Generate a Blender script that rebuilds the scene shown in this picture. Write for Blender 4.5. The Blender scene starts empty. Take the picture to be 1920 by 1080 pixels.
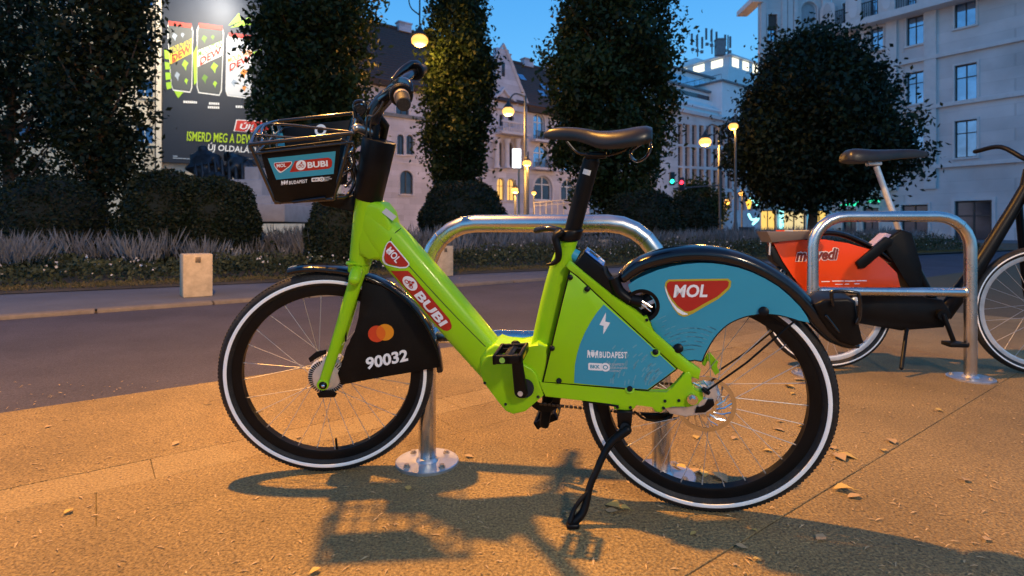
import bpy, bmesh, math, random
import numpy as np
from mathutils import Vector as V, Matrix, noise
from mathutils.bvhtree import BVHTree
random.seed(7); RNG = np.random.default_rng(7)
S = bpy.context.scene; COL = S.collection; R = math.radians
# ------------------------------------------------------------------ camera
F, CX, HY, CH = 1040.0, 960.0, 430.0, .796          # focal length in photo pixels, principal column, horizon row, eye height
cam = bpy.data.objects.new('camera', bpy.data.cameras.new('camera')); COL.objects.link(cam); S.camera = cam
cam.location = (0, 0, CH); cam.rotation_euler = (R(90), 0, 0)
cam.data.sensor_width = 36; cam.data.lens = 36*F/1920; cam.data.shift_y = -(540-HY)/1920
cam.data.clip_start = .05; cam.data.clip_end = 3000
cam.data.dof.use_dof = True; cam.data.dof.focus_distance = 1.7; cam.data.dof.aperture_fstop = 5.0
# ------------------------------------------------------------------ dusk sky
W = bpy.data.worlds.new('World'); S.world = W; W.use_nodes = True
wn, wl = W.node_tree.nodes, W.node_tree.links
bg = wn['Background']; bg.inputs[1].default_value = 1.2
stc = wn.new('ShaderNodeTexCoord'); ssx = wn.new('ShaderNodeSeparateXYZ'); wl.new(stc.outputs['Generated'], ssx.inputs[0])
rmp = wn.new('ShaderNodeValToRGB'); wl.new(ssx.outputs[2], rmp.inputs[0]); rmp.color_ramp.interpolation = 'EASE'
el = rmp.color_ramp.elements
el[0].position = 0; el[0].color = (.16, .40, .62, 1); el[1].position = 1; el[1].color = (.03, .13, .38, 1)
for ps, c in ((.22, (.125, .44, .82, 1)), (.42, (.075, .34, .75, 1)), (.7, (.045, .20, .52, 1))):
    e = el.new(ps); e.color = c
sky = wn.new('ShaderNodeTexSky'); sky.sky_type = 'NISHITA'; sky.sun_disc = False; sky.sun_elevation = R(1); sky.sun_rotation = R(250); sky.ozone_density = 4
sad_ = wn.new('ShaderNodeMix'); sad_.data_type = 'RGBA'; sad_.blend_type = 'ADD'; sad_.inputs[0].default_value = .06
wl.new(rmp.outputs[0], sad_.inputs[6]); wl.new(sky.outputs[0], sad_.inputs[7]); wl.new(sad_.outputs[2], bg.inputs[0])
# ------------------------------------------------------------------ sodium street lighting (lamp bodies are built further down)
SODIUM = (1.0, .46, .08)
def lamp_light(name, loc, power, col=SODIUM, rad=.1):
    l = bpy.data.lights.new(name, 'POINT'); l.energy = power; l.color = col; l.shadow_soft_size = rad
    o = bpy.data.objects.new(name, l); COL.objects.link(o); o.location = loc; return o
OVERHEAD = (-1.5, 2.12, 4.6)
STREET = (1.9, -2.7, 3.5)
lamp_light('overhead_lamp_light', (OVERHEAD[0], OVERHEAD[1], OVERHEAD[2]-.22), 2100, rad=.055)
lamp_light('pavement_lamp_light', (STREET[0], STREET[1], STREET[2]-.22), 560, rad=.22, col=(1, .78, .54))
S.view_settings.view_transform = 'Standard'; S.view_settings.look = 'None'; S.view_settings.exposure = 0; S.view_settings.gamma = 1
S.view_settings.use_curve_mapping = False
S.cycles.use_denoising = True; S.cycles.max_bounces = 6; S.cycles.transparent_max_bounces = 8
S.cycles.sample_clamp_indirect = 6
# ------------------------------------------------------------------ pixel -> world helpers (real points on real planes)
EYE = V((0, 0, CH))
def ray(px, py): return V(((px-CX)/F, 1, (HY-py)/F))
def at(px, py, Y): return EYE + ray(px, py)*Y
def gp(px, py, z=0): return EYE + ray(px, py)*((CH-z)*F/(py-HY))
class Plane:
    def __init__(s, o, n): s.o = o; s.n = n.normalized()
    def __call__(s, px, py, off=0):
        r = ray(px, py); t = (s.o + s.n*off - EYE).dot(s.n)/r.dot(s.n); return EYE + r*t
    def pts(s, L, off=0): return [s(x, y, off) for x, y in L]
def cr(P, k=6, closed=False):
    P = [V(p) for p in P]; n = len(P); out = []
    for i in range(n if closed else n-1):
        g = (lambda j: P[j % n]) if closed else (lambda j: P[max(0, min(n-1, j))])
        a, b, c, d = g(i-1), g(i), g(i+1), g(i+2)
        if not closed and i == 0: a = b*2-c
        if not closed and i == n-2: d = c*2-b
        for j in range(k):
            t = j/k; out.append(.5*((2*b)+(c-a)*t+(2*a-5*b+4*c-d)*t*t+(3*b-a-3*c+d)*t**3))
    if not closed: out.append(P[-1])
    return out
def cr1(r, k=6):
    r = list(r); n = len(r); return [r[min(i//k, n-2)]*(1-(i-k*min(i//k, n-2))/k)+r[min(i//k, n-2)+1]*((i-k*min(i//k, n-2))/k) for i in range(k*(n-1)+1)]
# ------------------------------------------------------------------ materials
MATS = {}
def M(name, col, rough=.5, metal=0, coat=0, var=0, vs=5, bump=0, bs=60, bd=.004, em=None, es=0, rv=0, spec=.5, dust=0):
    if name in MATS: return MATS[name]
    m = bpy.data.materials.new(name); m.use_nodes = True; MATS[name] = m
    nt = m.node_tree; N = nt.nodes; L = nt.links; b = N['Principled BSDF']
    b.inputs['Base Color'].default_value = (*col, 1); b.inputs['Roughness'].default_value = rough
    b.inputs['Metallic'].default_value = metal; b.inputs['Coat Weight'].default_value = coat; b.inputs['Coat Roughness'].default_value = .06
    b.inputs['Specular IOR Level'].default_value = spec
    tc = N.new('ShaderNodeTexCoord')
    if var or rv:
        t = N.new('ShaderNodeTexNoise'); t.inputs['Scale'].default_value = vs; t.inputs['Detail'].default_value = 6; t.inputs['Roughness'].default_value = .65
        L.new(tc.outputs['Object'], t.inputs['Vector'])
        if var:
            cr_ = N.new('ShaderNodeValToRGB'); e = cr_.color_ramp.elements
            e[0].position = .3; e[1].position = .7
            e[0].color = (*[c*(1-var) for c in col], 1); e[1].color = (*[min(1, c*(1+var)) for c in col], 1)
            L.new(t.outputs['Fac'], cr_.inputs['Fac']); L.new(cr_.outputs['Color'], b.inputs['Base Color'])
        if rv:
            mr = N.new('ShaderNodeMapRange'); mr.inputs['To Min'].default_value = max(.02, rough-rv); mr.inputs['To Max'].default_value = rough+rv
            L.new(t.outputs['Fac'], mr.inputs['Value']); L.new(mr.outputs[0], b.inputs['Roughness'])
    if bump:
        t2 = N.new('ShaderNodeTexNoise'); t2.inputs['Scale'].default_value = bs; t2.inputs['Detail'].default_value = 5
        L.new(tc.outputs['Object'], t2.inputs['Vector'])
        bp = N.new('ShaderNodeBump'); bp.inputs['Strength'].default_value = bump; bp.inputs['Distance'].default_value = bd
        L.new(t2.outputs['Fac'], bp.inputs['Height']); L.new(bp.outputs['Normal'], b.inputs['Normal'])
    if dust:
        src = b.inputs['Base Color'].links[0].from_socket if b.inputs['Base Color'].links else None
        mx = N.new('ShaderNodeMix'); mx.data_type = 'RGBA'; mx.inputs[7].default_value = (.22, .18, .13, 1)
        if src: L.new(src, mx.inputs[6])
        else: mx.inputs[6].default_value = (*col, 1)
        d1 = N.new('ShaderNodeTexNoise'); d1.inputs['Scale'].default_value = 9; d1.inputs['Detail'].default_value = 8; d1.inputs['Roughness'].default_value = .7
        d2 = N.new('ShaderNodeTexNoise'); d2.inputs['Scale'].default_value = 210; d2.inputs['Detail'].default_value = 2
        L.new(tc.outputs['Object'], d1.inputs['Vector']); L.new(tc.outputs['Object'], d2.inputs['Vector'])
        m1 = N.new('ShaderNodeMapRange'); m1.inputs['From Min'].default_value = .42; m1.inputs['From Max'].default_value = .72; L.new(d1.outputs[0], m1.inputs[0])
        m2 = N.new('ShaderNodeMapRange'); m2.inputs['From Min'].default_value = .50; m2.inputs['From Max'].default_value = .70; m2.inputs['To Min'].default_value = .25; L.new(d2.outputs[0], m2.inputs[0])
        mm = N.new('ShaderNodeMath'); mm.operation = 'MULTIPLY'; L.new(m1.outputs[0], mm.inputs[0]); L.new(m2.outputs[0], mm.inputs[1])
        mk = N.new('ShaderNodeMath'); mk.operation = 'MULTIPLY'; mk.inputs[1].default_value = dust; L.new(mm.outputs[0], mk.inputs[0]); L.new(mk.outputs[0], mx.inputs[0]); L.new(mx.outputs[2], b.inputs['Base Color'])
    if em: b.inputs['Emission Color'].default_value = (*em, 1); b.inputs['Emission Strength'].default_value = es
    return m
def leaf_mat(name, c0, c1, trans=.25, rough=.6):
    m = bpy.data.materials.new(name); m.use_nodes = True; MATS[name] = m
    N = m.node_tree.nodes; L = m.node_tree.links; b = N['Principled BSDF']; out = N['Material Output']
    at_ = N.new('ShaderNodeAttribute'); at_.attribute_name = 'tone'
    mx = N.new('ShaderNodeValToRGB'); mx.color_ramp.elements[0].color = (*c0, 1); mx.color_ramp.elements[1].color = (*c1, 1)
    L.new(at_.outputs['Fac'], mx.inputs['Fac']); L.new(mx.outputs[0], b.inputs['Base Color']); b.inputs['Roughness'].default_value = rough
    b.inputs['Specular IOR Level'].default_value = .3
    tr = N.new('ShaderNodeBsdfTranslucent'); L.new(mx.outputs[0], tr.inputs['Color'])
    ms = N.new('ShaderNodeMixShader'); ms.inputs[0].default_value = trans
    L.new(b.outputs[0], ms.inputs[1]); L.new(tr.outputs[0], ms.inputs[2]); L.new(ms.outputs[0], out.inputs['Surface'])
    return m
green = M('lime_paint', (.30, .61, .006), .34, spec=.25, coat=.15, bump=.03, bs=400, bd=.0005, var=.05, vs=3, rv=.06, dust=.22)
blue = M('blue_vinyl', (.036, .30, .44), .42, spec=.3, var=.05, vs=4)
blue_dot = M('blue_vinyl_light', (.10, .33, .44), .4)
red = M('red_vinyl', (.42, .018, .012), .4, var=.05, vs=6)
gold = M('olive_gold_vinyl', (.45, .36, .03), .4)
white = M('white_vinyl', (.82, .83, .85), .4)
reflect = M('reflective_white_tape', (.95, .98, 1.0), .3, coat=1, spec=1.0)
black = M('black_gloss_plastic', (.005, .006, .009), .2, coat=.4, spec=.3, dust=.10, var=.2, vs=12, rv=.06)
black_m = M('black_satin_plastic', (.0045, .0045, .005), .40, spec=.18, var=.25, vs=20, bump=.12, bs=500, bd=.0006, rv=.1)
black_w = M('black_wheel_guard', (.004, .004, .0045), .42, spec=.16, dust=.05, var=.2, vs=9)
rubber = M('tyre_rubber', (.011, .011, .012), .6, spec=.3, dust=.30, var=.35, vs=25, bump=.2, bs=300, bd=.0006, rv=.12)
leather = M('saddle_vinyl', (.012, .011, .011), .36, spec=.45, var=.3, vs=18, bump=.1, bs=350, bd=.0005, rv=.08)
alu = M('brushed_aluminium', (.62, .62, .63), .38, .55, var=.12, vs=30, rv=.1)
chrome = M('polished_steel', (.62, .62, .63), .18, 1, var=.1, vs=20, rv=.08)
steel = M('stainless_tube', (.60, .59, .575), .27, 1, var=.10, vs=7, rv=.09, bump=.05, bs=90, bd=.0008)
galv = M('galvanised_plate', (.62, .62, .64), .42, 1, var=.2, vs=14, rv=.12)
spoke_m = M('steel_spoke', (.50, .48, .46), .5, .6)
chain_m = M('oily_chain', (.10, .085, .07), .4, .9, var=.3, vs=80)
pale_label = M('pale_label', (.55, .58, .60), .5)
screen_m = M('blue_console_face', (.02, .19, .55), .55, spec=.2)
grey_label = M('grey_print', (.42, .47, .50), .5)
mc_red = M('red_circle_vinyl', (.62, .05, .012), .45); mc_yel = M('amber_circle_vinyl', (.75, .27, .01), .45); mc_or = M('orange_overlap_vinyl', (.72, .13, .01), .45)
orange_red = M('orange_red_panel', (.76, .062, .004), .35, coat=.2, var=.06, vs=4)
groove_m = M('dark_seam', (.02, .03, .008), .6)
# ------------------------------------------------------------------ object helpers
ORI = {}
def thing(name, label, cat, loc=(0, 0, 0), group=None, kind=None):
    o = bpy.data.objects.new(name, None); COL.objects.link(o); o.location = loc; o.empty_display_size = .1
    o['label'] = label; o['category'] = cat
    if group: o['group'] = group
    if kind: o['kind'] = kind
    ORI[o.name] = V(loc); return o
def tag(o, label=None, cat=None, group=None, kind=None):
    if label: o['label'] = label
    if cat: o['category'] = cat
    if group: o['group'] = group
    if kind: o['kind'] = kind
    return o
def link(name, me, mat, parent=None, smooth=40):
    o = bpy.data.objects.new(name, me); COL.objects.link(o)
    if mat and not me.materials: me.materials.append(mat)
    if parent is not None: o.parent = parent; ORI[o.name] = ORI[parent.name]
    else: ORI[o.name] = V((0, 0, 0))
    return o
def copy_tree(o, parent=None):
    c = o.copy(); COL.objects.link(c)
    if parent is not None: c.parent = parent
    for ch in o.children: copy_tree(ch, c)
    return c
class MB:
    def __init__(s): s.bm = bmesh.new()
    def face(s, pts):
        vs = [s.bm.verts.new(p) for p in pts]
        try: return s.bm.faces.new(vs)
        except ValueError: return None
    def box(s, c, size, ax=None, bev=0):
        ax = ax or (V((1, 0, 0)), V((0, 1, 0)), V((0, 0, 1))); c = V(c)
        h = [ax[i]*size[i]*.5 for i in range(3)]
        vs = [s.bm.verts.new(c+h[0]*a+h[1]*b+h[2]*d) for a in (-1, 1) for b in (-1, 1) for d in (-1, 1)]
        fs = [s.bm.faces.new([vs[i] for i in q]) for q in ((0, 1, 3, 2), (4, 6, 7, 5), (0, 4, 5, 1), (2, 3, 7, 6), (0, 2, 6, 4), (1, 5, 7, 3))]
        if bev:
            es = list({e for f in fs for e in f.edges}); bmesh.ops.bevel(s.bm, geom=es, offset=bev, segments=2, affect='EDGES', profile=.5)
        return s
    def hexa(s, A, B):
        """solid between two matching loops of points"""
        a = [s.bm.verts.new(p) for p in A]; b = [s.bm.verts.new(p) for p in B]; n = len(a)
        s.bm.faces.new(a[::-1]); s.bm.faces.new(b)
        for i in range(n): s.bm.faces.new((a[i], a[(i+1) % n], b[(i+1) % n], b[i]))
        return s
    def plate(s, pts, n, th, bev=0, seg=2):
        n = V(n).normalized(); a = [s.bm.verts.new(p) for p in pts]; b = [s.bm.verts.new(V(p)-n*th) for p in pts]; k = len(a)
        f1 = s.bm.faces.new(a); f2 = s.bm.faces.new(b[::-1])
        sd = [s.bm.faces.new((a[i], b[i], b[(i+1) % k], a[(i+1) % k])) for i in range(k)]
        if bev:
            es = list({e for f in (f1, f2) for e in f.edges}); bmesh.ops.bevel(s.bm, geom=es, offset=bev, segments=seg, affect='EDGES', profile=.5, clamp_overlap=True)
        return s
    def tube(s, pts, r, seg=10, closed=False, n=None, rb=None, p=2.0, caps=True, round_ends=False):
        pts = [V(q) for q in pts]; m = len(pts)
        if not hasattr(r, '__len__'): r = [r]*m
        if rb is None: rb = r
        elif not hasattr(rb, '__len__'): rb = [rb]*m
        if round_ends and not closed:
            t0 = (pts[0]-pts[1]).normalized(); t1 = (pts[-1]-pts[-2]).normalized()
            pre = [(pts[0]+t0*r[0]*math.sin(a), math.cos(a)) for a in (1.45, 1.1, .75, .4)]
            suf = [(pts[-1]+t1*r[-1]*math.sin(a), math.cos(a)) for a in (.4, .75, 1.1, 1.45)]
            r = [r[0]*q[1] for q in pre]+list(r)+[r[-1]*q[1] for q in suf]
            rb = [rb[0]*q[1] for q in pre]+list(rb)+[rb[-1]*q[1] for q in suf]
            pts = [q[0] for q in pre]+pts+[q[0] for q in suf]; m = len(pts)
        T = []
        for i in range(m):
            if closed: t = pts[(i+1) % m]-pts[i-1]
            else: t = pts[min(i+1, m-1)]-pts[max(i-1, 0)]
            T.append(t.normalized() if t.length > 1e-9 else V((0, 0, 1)))
        if n is None:
            a = T[0].orthogonal().normalized(); A = [a]
            for i in range(1, m):
                a = (a-T[i]*a.dot(T[i])).normalized(); A.append(a)
        else: A = [V(n).cross(T[i]).normalized() for i in range(m)]
        rings = []
        for i in range(m):
            a = A[i]; b = T[i].cross(a).normalized(); ring = []
            for j in range(seg):
                th = 2*math.pi*j/seg; c, sn = math.cos(th), math.sin(th)
                if p != 2: c = math.copysign(abs(c)**(2/p), c); sn = math.copysign(abs(sn)**(2/p), sn)
                ring.append(s.bm.verts.new(pts[i]+a*c*r[i]+b*sn*rb[i]))
            rings.append(ring)
        for i in range(m if closed else m-1):
            q, w = rings[i], rings[(i+1) % m]
            for j in range(seg): s.bm.faces.new((q[j], q[(j+1) % seg], w[(j+1) % seg], w[j]))
        if caps and not closed: s.bm.faces.new(rings[0][::-1]); s.bm.faces.new(rings[-1])
        return s
    def ring(s, c, ex, ey, n, prof, seg=96, closed=True, a0=0, a1=2*math.pi):
        full = abs(a1-a0-2*math.pi) < 1e-6; k = seg if full else seg+1; rings = []
        for i in range(k):
            th = a0+(a1-a0)*i/seg; d = ex*math.cos(th)+ey*math.sin(th)
            rings.append([s.bm.verts.new(c+d*q[0]+n*q[1]) for q in prof])
        m = len(prof)
        for i in range(seg):
            q, w = rings[i], rings[(i+1) % k]
            for j in range(m if closed else m-1): s.bm.faces.new((q[j], w[j], w[(j+1) % m], q[(j+1) % m]))
        return s
    def cyl(s, a, b, r, r2=None, seg=16, bev=0): return s.tube([a, b], [r, r if r2 is None else r2], seg)
    def sphere(s, c, r, u=16, v=10, sc=(1, 1, 1)):
        res = bmesh.ops.create_uvsphere(s.bm, u_segments=u, v_segments=v, radius=1)
        for q in res['verts']: q.co = V(c)+V((q.co.x*r*sc[0], q.co.y*r*sc[1], q.co.z*r*sc[2]))
        return s
    def disc(s, mp, cx, cy, r, ry=None, seg=28, r_in=0):
        ry = ry or r
        if not r_in: s.face([mp(cx+r*math.cos(2*math.pi*i/seg), cy+ry*math.sin(2*math.pi*i/seg)) for i in range(seg)])
        else:
            k = r_in/r
            for i in range(seg):
                t, u = 2*math.pi*i/seg, 2*math.pi*(i+1)/seg
                s.face([mp(cx+r*math.cos(t), cy+ry*math.sin(t)), mp(cx+r*math.cos(u), cy+ry*math.sin(u)), mp(cx+r*k*math.cos(u), cy+ry*k*math.sin(u)), mp(cx+r*k*math.cos(t), cy+ry*k*math.sin(t))])
        return s
    def poly(s, mp, L): s.face([mp(x, y) for x, y in L]); return s
    def build(s, name, mat, parent=None, smooth=35, recalc=True):
        if recalc: bmesh.ops.recalc_face_normals(s.bm, faces=s.bm.faces)
        if parent is not None:
            o = ORI[parent.name]
            if o.length: bmesh.ops.translate(s.bm, vec=-o, verts=s.bm.verts)
        me = bpy.data.meshes.new(name); s.bm.to_mesh(me); s.bm.free()
        if smooth:
            me.polygons.foreach_set('use_smooth', [True]*len(me.polygons)); me.set_sharp_from_angle(angle=R(smooth))
        return link(name, me, mat, parent)
def amap(BL, BR, TL, n=None, off=0):
    """affine map of the unit square onto a plane in space, lifted by off"""
    BL, BR, TL = V(BL), V(BR), V(TL); nn = (BR-BL).cross(TL-BL).normalized()
    if n is not None and nn.dot(n) < 0: nn = -nn
    return lambda x, y, e=0: BL+(BR-BL)*x+(TL-BL)*y+nn*(off+e)
def sub(mp, x0, y0, x1, y1, e=0): return lambda x, y, q=0: mp(x0+(x1-x0)*x, y0+(y1-y0)*y, e+q)
def text(s, mp, mat, parent, bold=.02, shear=0, name='lettering', spacing=1.0, fit=None):
    """lettering whose bounding box fills the unit square of the map mp"""
    cu = bpy.data.curves.new('lettering', 'FONT'); cu.body = s; cu.offset = bold; cu.shear = shear; cu.resolution_u = 3; cu.space_character = spacing; cu.fill_mode = 'FRONT'
    to = bpy.data.objects.new('lettering_source', cu); COL.objects.link(to)
    dg = bpy.context.evaluated_depsgraph_get(); me = bpy.data.meshes.new_from_object(to.evaluated_get(dg))
    bpy.data.objects.remove(to); bpy.data.curves.remove(cu)
    co = np.empty(len(me.vertices)*3); me.vertices.foreach_get('co', co); co = co.reshape(-1, 3)
    lo, hi = co.min(0), co.max(0); w = np.maximum(hi-lo, 1e-6); O = ORI[parent.name]
    for v_ in me.vertices:
        q = (np.array(v_.co)-lo)/w; v_.co = mp(q[0], q[1])-O
    me.materials.clear(); return link(name, me, mat, parent)
def flat(name, mp, L, mat, parent):
    b = MB(); b.poly(mp, L); return b.build(name, mat, parent, 0, recalc=False)
BADGE_R = [(.03, .80), (.04, .90), (.075, .95), (.93, .95), (.965, .91), (.955, .80), (.94, .76), (.80, .54), (.60, .35), (.43, .175), (.36, .14), (.31, .155), (.20, .30), (.10, .53), (.05, .68)]
BADGE_O = [(0, .80), (.015, .93), (.06, 1), (.95, 1), (1, .93), (.99, .78), (.965, .71), (.82, .48), (.62, .28), (.44, .09), (.36, .03), (.30, .0), (.22, .05), (.14, .22), (.06, .48), (.02, .66)]
BADGE_W = [(.008, .84), (.02, .78), (.055, .60), (.11, .42), (.20, .24), (.29, .135), (.36, .085), (.35, .055), (.28, .055), (.20, .13), (.12, .31), (.05, .53), (.015, .70)]
def badge(mp, parent, outline=gold, shear=.15):
    flat('badge_outline', sub(mp, 0, 0, 1, 1, .0004), BADGE_O, outline, parent)
    flat('badge_swoosh', sub(mp, 0, 0, 1, 1, .0008), BADGE_W, white, parent)
    flat('badge_field', sub(mp, 0, 0, 1, 1, .0008), BADGE_R, red, parent)
    text('MOL', sub(mp, .135, .52, .65, .86, .0014), white, parent, .03, shear)
def icon(mp, cx, cy, r, asp, parent):
    """round white cyclist mark"""
    b = MB(); b.disc(lambda x, y: mp(x, y, .0012), cx, cy, r, r*asp); b.build('cyclist_disc', white, parent, 0)
    b = MB(); g = lambda x, y: mp(x, y, .0018)
    for sx in (-.36, .36): b.disc(g, cx+sx*r, cy-.22*r*asp, .30*r, .30*r*asp, 20, .19*r)
    b.disc(g, cx+.12*r, cy+.55*r*asp, .15*r, .15*r*asp, 12)
    for (ax, ay), (bx, by) in (((-.3, .15), (.05, .42)), ((-.3, .15), (.0, -.02)), ((.05, .42), (.3, .12))):
        dx, dy = bx-ax, by-ay; l = math.hypot(dx, dy); nx, ny = -dy/l*.06, dx/l*.06
        b.poly(g, [(cx+(ax+nx)*r, cy+(ay+ny)*r*asp), (cx+(bx+nx)*r, cy+(by+ny)*r*asp), (cx+(bx-nx)*r, cy+(by-ny)*r*asp), (cx+(ax-nx)*r, cy+(ay-ny)*r*asp)])
    b.build('cyclist_mark', red, parent, 0)
def crest(mp, parent, mat):
    """small coat-of-arms emblem"""
    b = MB()
    b.poly(mp, [(.34, .78), (.66, .78), (.68, .4), (.5, .05), (.32, .4)]); b.poly(mp, [(.38, .83), (.36, 1), (.45, .92), (.5, 1.05), (.55, .92), (.64, 1), (.62, .83)])
    for q in (0, 1):
        f = lambda L: [((1-x) if q else x, y) for x, y in L]
        b.poly(mp, f([(.02, .95), (.14, 1), (.2, .8), (.28, .75), (.27, .3), (.3, .05), (.2, .02), (.18, .35), (.1, .4), (.06, .02), (0, .02), (.03, .5)]))
    b.build('crest', mat, parent, 0)
def transit_mark(mp, parent, mat, ink):
    """pill with a ring, and three small lines of print"""
    b = MB(); b.poly(mp, [(0, .82), (.03, .92), (.42, .92), (.42, .08), (.03, .08), (0, .18)]); b.disc(mp, .53, .5, .145, .5)
    b.build('transit_pill', mat, parent, 0)
    e = lambda x, y, q=0: mp(x, y, q+.0005)
    b = MB(); b.disc(e, .53, .5, .08, .27, 20, .05); b.build('transit_ring', ink, parent, 0)
    text('BKK', sub(e, .06, .3, .36, .72), ink, parent, .03)
def print_lines(mp, parent, mat, L=('BUDAPESTI', 'KÖZLEKEDÉSI', 'KÖZPONT')):
    for i, s in enumerate(L): text(s, sub(mp, 0, 1-(i+.85)/len(L), min(1, len(s)/11), 1-(i+.1)/len(L)), mat, parent, .01)
# ================================================================== THE LARGE SETTING
UD, VD, ZD = V((.8, .6, 0)), V((-.6, .8, 0)), V((0, 0, 1))       # along the road / across it, away from the camera
def st(s, t, z=0): return UD*s+VD*t+ZD*z
def ground_mat(name, c0, c1, grit, scale, rough=.85, patch=(.8, 1.2), spots=0):
    m = bpy.data.materials.new(name); m.use_nodes = True; MATS[name] = m
    N = m.node_tree.nodes; L = m.node_tree.links; b = N['Principled BSDF']; tc = N.new('ShaderNodeTexCoord'); b.inputs['Roughness'].default_value = rough
    n1 = N.new('ShaderNodeTexNoise'); n1.inputs['Scale'].default_value = scale; n1.inputs['Detail'].default_value = 4; n1.inputs['Roughness'].default_value = .7
    n2 = N.new('ShaderNodeTexNoise'); n2.inputs['Scale'].default_value = 1.1; n2.inputs['Detail'].default_value = 7; n2.inputs['Roughness'].default_value = .62
    vo = N.new('ShaderNodeTexVoronoi'); vo.inputs['Scale'].default_value = scale*.8
    for q in (n1, n2, vo): L.new(tc.outputs['Object'], q.inputs['Vector'])
    cr_ = N.new('ShaderNodeValToRGB'); e = cr_.color_ramp.elements; e[0].position = .32; e[1].position = .68; e[0].color = (*c0, 1); e[1].color = (*c1, 1)
    L.new(n1.outputs['Fac'], cr_.inputs['Fac'])
    mr = N.new('ShaderNodeMapRange'); mr.inputs['From Min'].default_value = .3; mr.inputs['From Max'].default_value = .7; mr.inputs['To Min'].default_value = patch[0]; mr.inputs['To Max'].default_value = patch[1]
    L.new(n2.outputs['Fac'], mr.inputs['Value'])
    mx = N.new('ShaderNodeMix'); mx.data_type = 'RGBA'; mx.blend_type = 'MULTIPLY'; mx.inputs[0].default_value = 1
    L.new(cr_.outputs[0], mx.inputs[6]); L.new(mr.outputs[0], mx.inputs[7]); L.new(mx.outputs[2], b.inputs['Base Color'])
    if spots:                                                   # trodden-in gum and oil drips, and long scuffs
        col_ = mx.outputs[2]
        for sc, lo, hi, dk in ((3.1, .035, .055, .52), (7.0, .03, .05, .66), (1.3, .06, .13, .62)):
            v2 = N.new('ShaderNodeTexVoronoi'); v2.inputs['Scale'].default_value = sc; wz = N.new('ShaderNodeTexNoise'); wz.inputs['Scale'].default_value = 22; L.new(tc.outputs['Object'], wz.inputs['Vector'])
            va = N.new('ShaderNodeMix'); va.data_type = 'RGBA'; va.blend_type = 'LINEAR_LIGHT'; va.inputs[0].default_value = .035; L.new(tc.outputs['Object'], va.inputs[6]); L.new(wz.outputs['Color'], va.inputs[7]); L.new(va.outputs[2], v2.inputs['Vector'])
            mr2 = N.new('ShaderNodeMapRange'); mr2.inputs['From Min'].default_value = lo; mr2.inputs['From Max'].default_value = hi; mr2.inputs['To Min'].default_value = dk; mr2.inputs['To Max'].default_value = 1; L.new(v2.outputs['Distance'], mr2.inputs[0])
            m3 = N.new('ShaderNodeMix'); m3.data_type = 'RGBA'; m3.blend_type = 'MULTIPLY'; m3.inputs[0].default_value = 1; L.new(col_, m3.inputs[6]); L.new(mr2.outputs[0], m3.inputs[7]); col_ = m3.outputs[2]
        L.new(col_, b.inputs['Base Color'])
    ad = N.new('ShaderNodeMath'); ad.operation = 'ADD'; L.new(n1.outputs['Fac'], ad.inputs[0]); L.new(vo.outputs['Distance'], ad.inputs[1])
    bp = N.new('ShaderNodeBump'); bp.inputs['Strength'].default_value = grit; bp.inputs['Distance'].default_value = .004
    L.new(ad.outputs[0], bp.inputs['Height']); L.new(bp.outputs[0], b.inputs['Normal']); return m
paving_m = ground_mat('gritty_paving', (.068, .045, .020), (.395, .281, .118), 1.0, 135, .85, (.66, 1.30), 1)
strip_m = ground_mat('pale_paving_strip', (.11, .078, .035), (.42, .305, .135), .9, 140, .8, (.85, 1.15))
road_m = ground_mat('road_asphalt', (.026, .025, .037), (.076, .071, .100), .8, 110, .75, (.70, 1.32), 1)
walk_m = ground_mat('far_pavement_asphalt', (.075, .082, .10), (.135, .145, .175), .5, 90, .8, (.8, 1.2))
soil_m = ground_mat('dry_soil', (.05, .038, .022), (.13, .10, .06), .9, 60, .95, (.7, 1.3))
joint_m = M('dark_joint_sand', (.10, .075, .035), .95, var=.3, vs=60)
stone_k = M('kerb_stone', (.17, .145, .12), .8, var=.2, vs=12, bump=.4, bs=120)
def sheet(name, corners, mat, z, parent=None, nx=1, ny=1):
    b = MB(); b.face([V((c.x, c.y, z)) for c in corners]); o = b.build(name, mat, parent, 0)
    return o
def struct(o): o['kind'] = 'structure'; return o
struct(sheet('ground', [V((-900, -60, 0)), V((900, -60, 0)), V((900, 1500, 0)), V((-900, 1500, 0))], soil_m, -.16))
pav = struct(sheet('pavement', [st(-30, -30), st(40, -30), st(40, 3.25), st(-30, 3.25)], joint_m, -.005))
# slabs of the near pavement, laid along the road; thin recessed joints
T_ROWS = [(-1.42, -.32, paving_m), (-.32, .78, paving_m), (.78, 1.86, paving_m), (1.86, 2.10, paving_m), (2.10, 2.29, strip_m), (2.29, 3.25, paving_m)]
random.seed(3)
for t0, t1, m in T_ROWS:
    ln = 2.3 if t1-t0 > .5 else 1.15
    s0 = -2.6+random.uniform(-1, 0)
    while s0 < 5.2:
        g = .0011; hz = random.uniform(-.0015, .0015)
        b = MB(); c = [st(s0+g, t0+g, hz), st(s0+ln-g, t0+g, hz), st(s0+ln-g, t1-g, hz), st(s0+g, t1-g, hz)]
        b.plate(c, ZD, .011, .0012, 1); b.build('paving_slab' if m is paving_m else 'paving_strip', m, pav, 0)
        s0 += ln
for q in ([st(-30, -30), st(40, -30), st(40, -1.42), st(-30, -1.42)], [st(5.2+2.3, -1.42), st(40, -1.42), st(40, 3.25), st(5.2+2.3, 3.25)], [st(-30, -1.42), st(-3.7, -1.42), st(-3.7, 3.25), st(-30, 3.25)]):
    sheet('paving_field', q, paving_m, -.008, pav)
struct(sheet('road', [st(-60, 3.25), st(160, 3.25), st(160, 6.62), st(-60, 6.62)], road_m, -.006))
b = MB(); sk = -14
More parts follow.
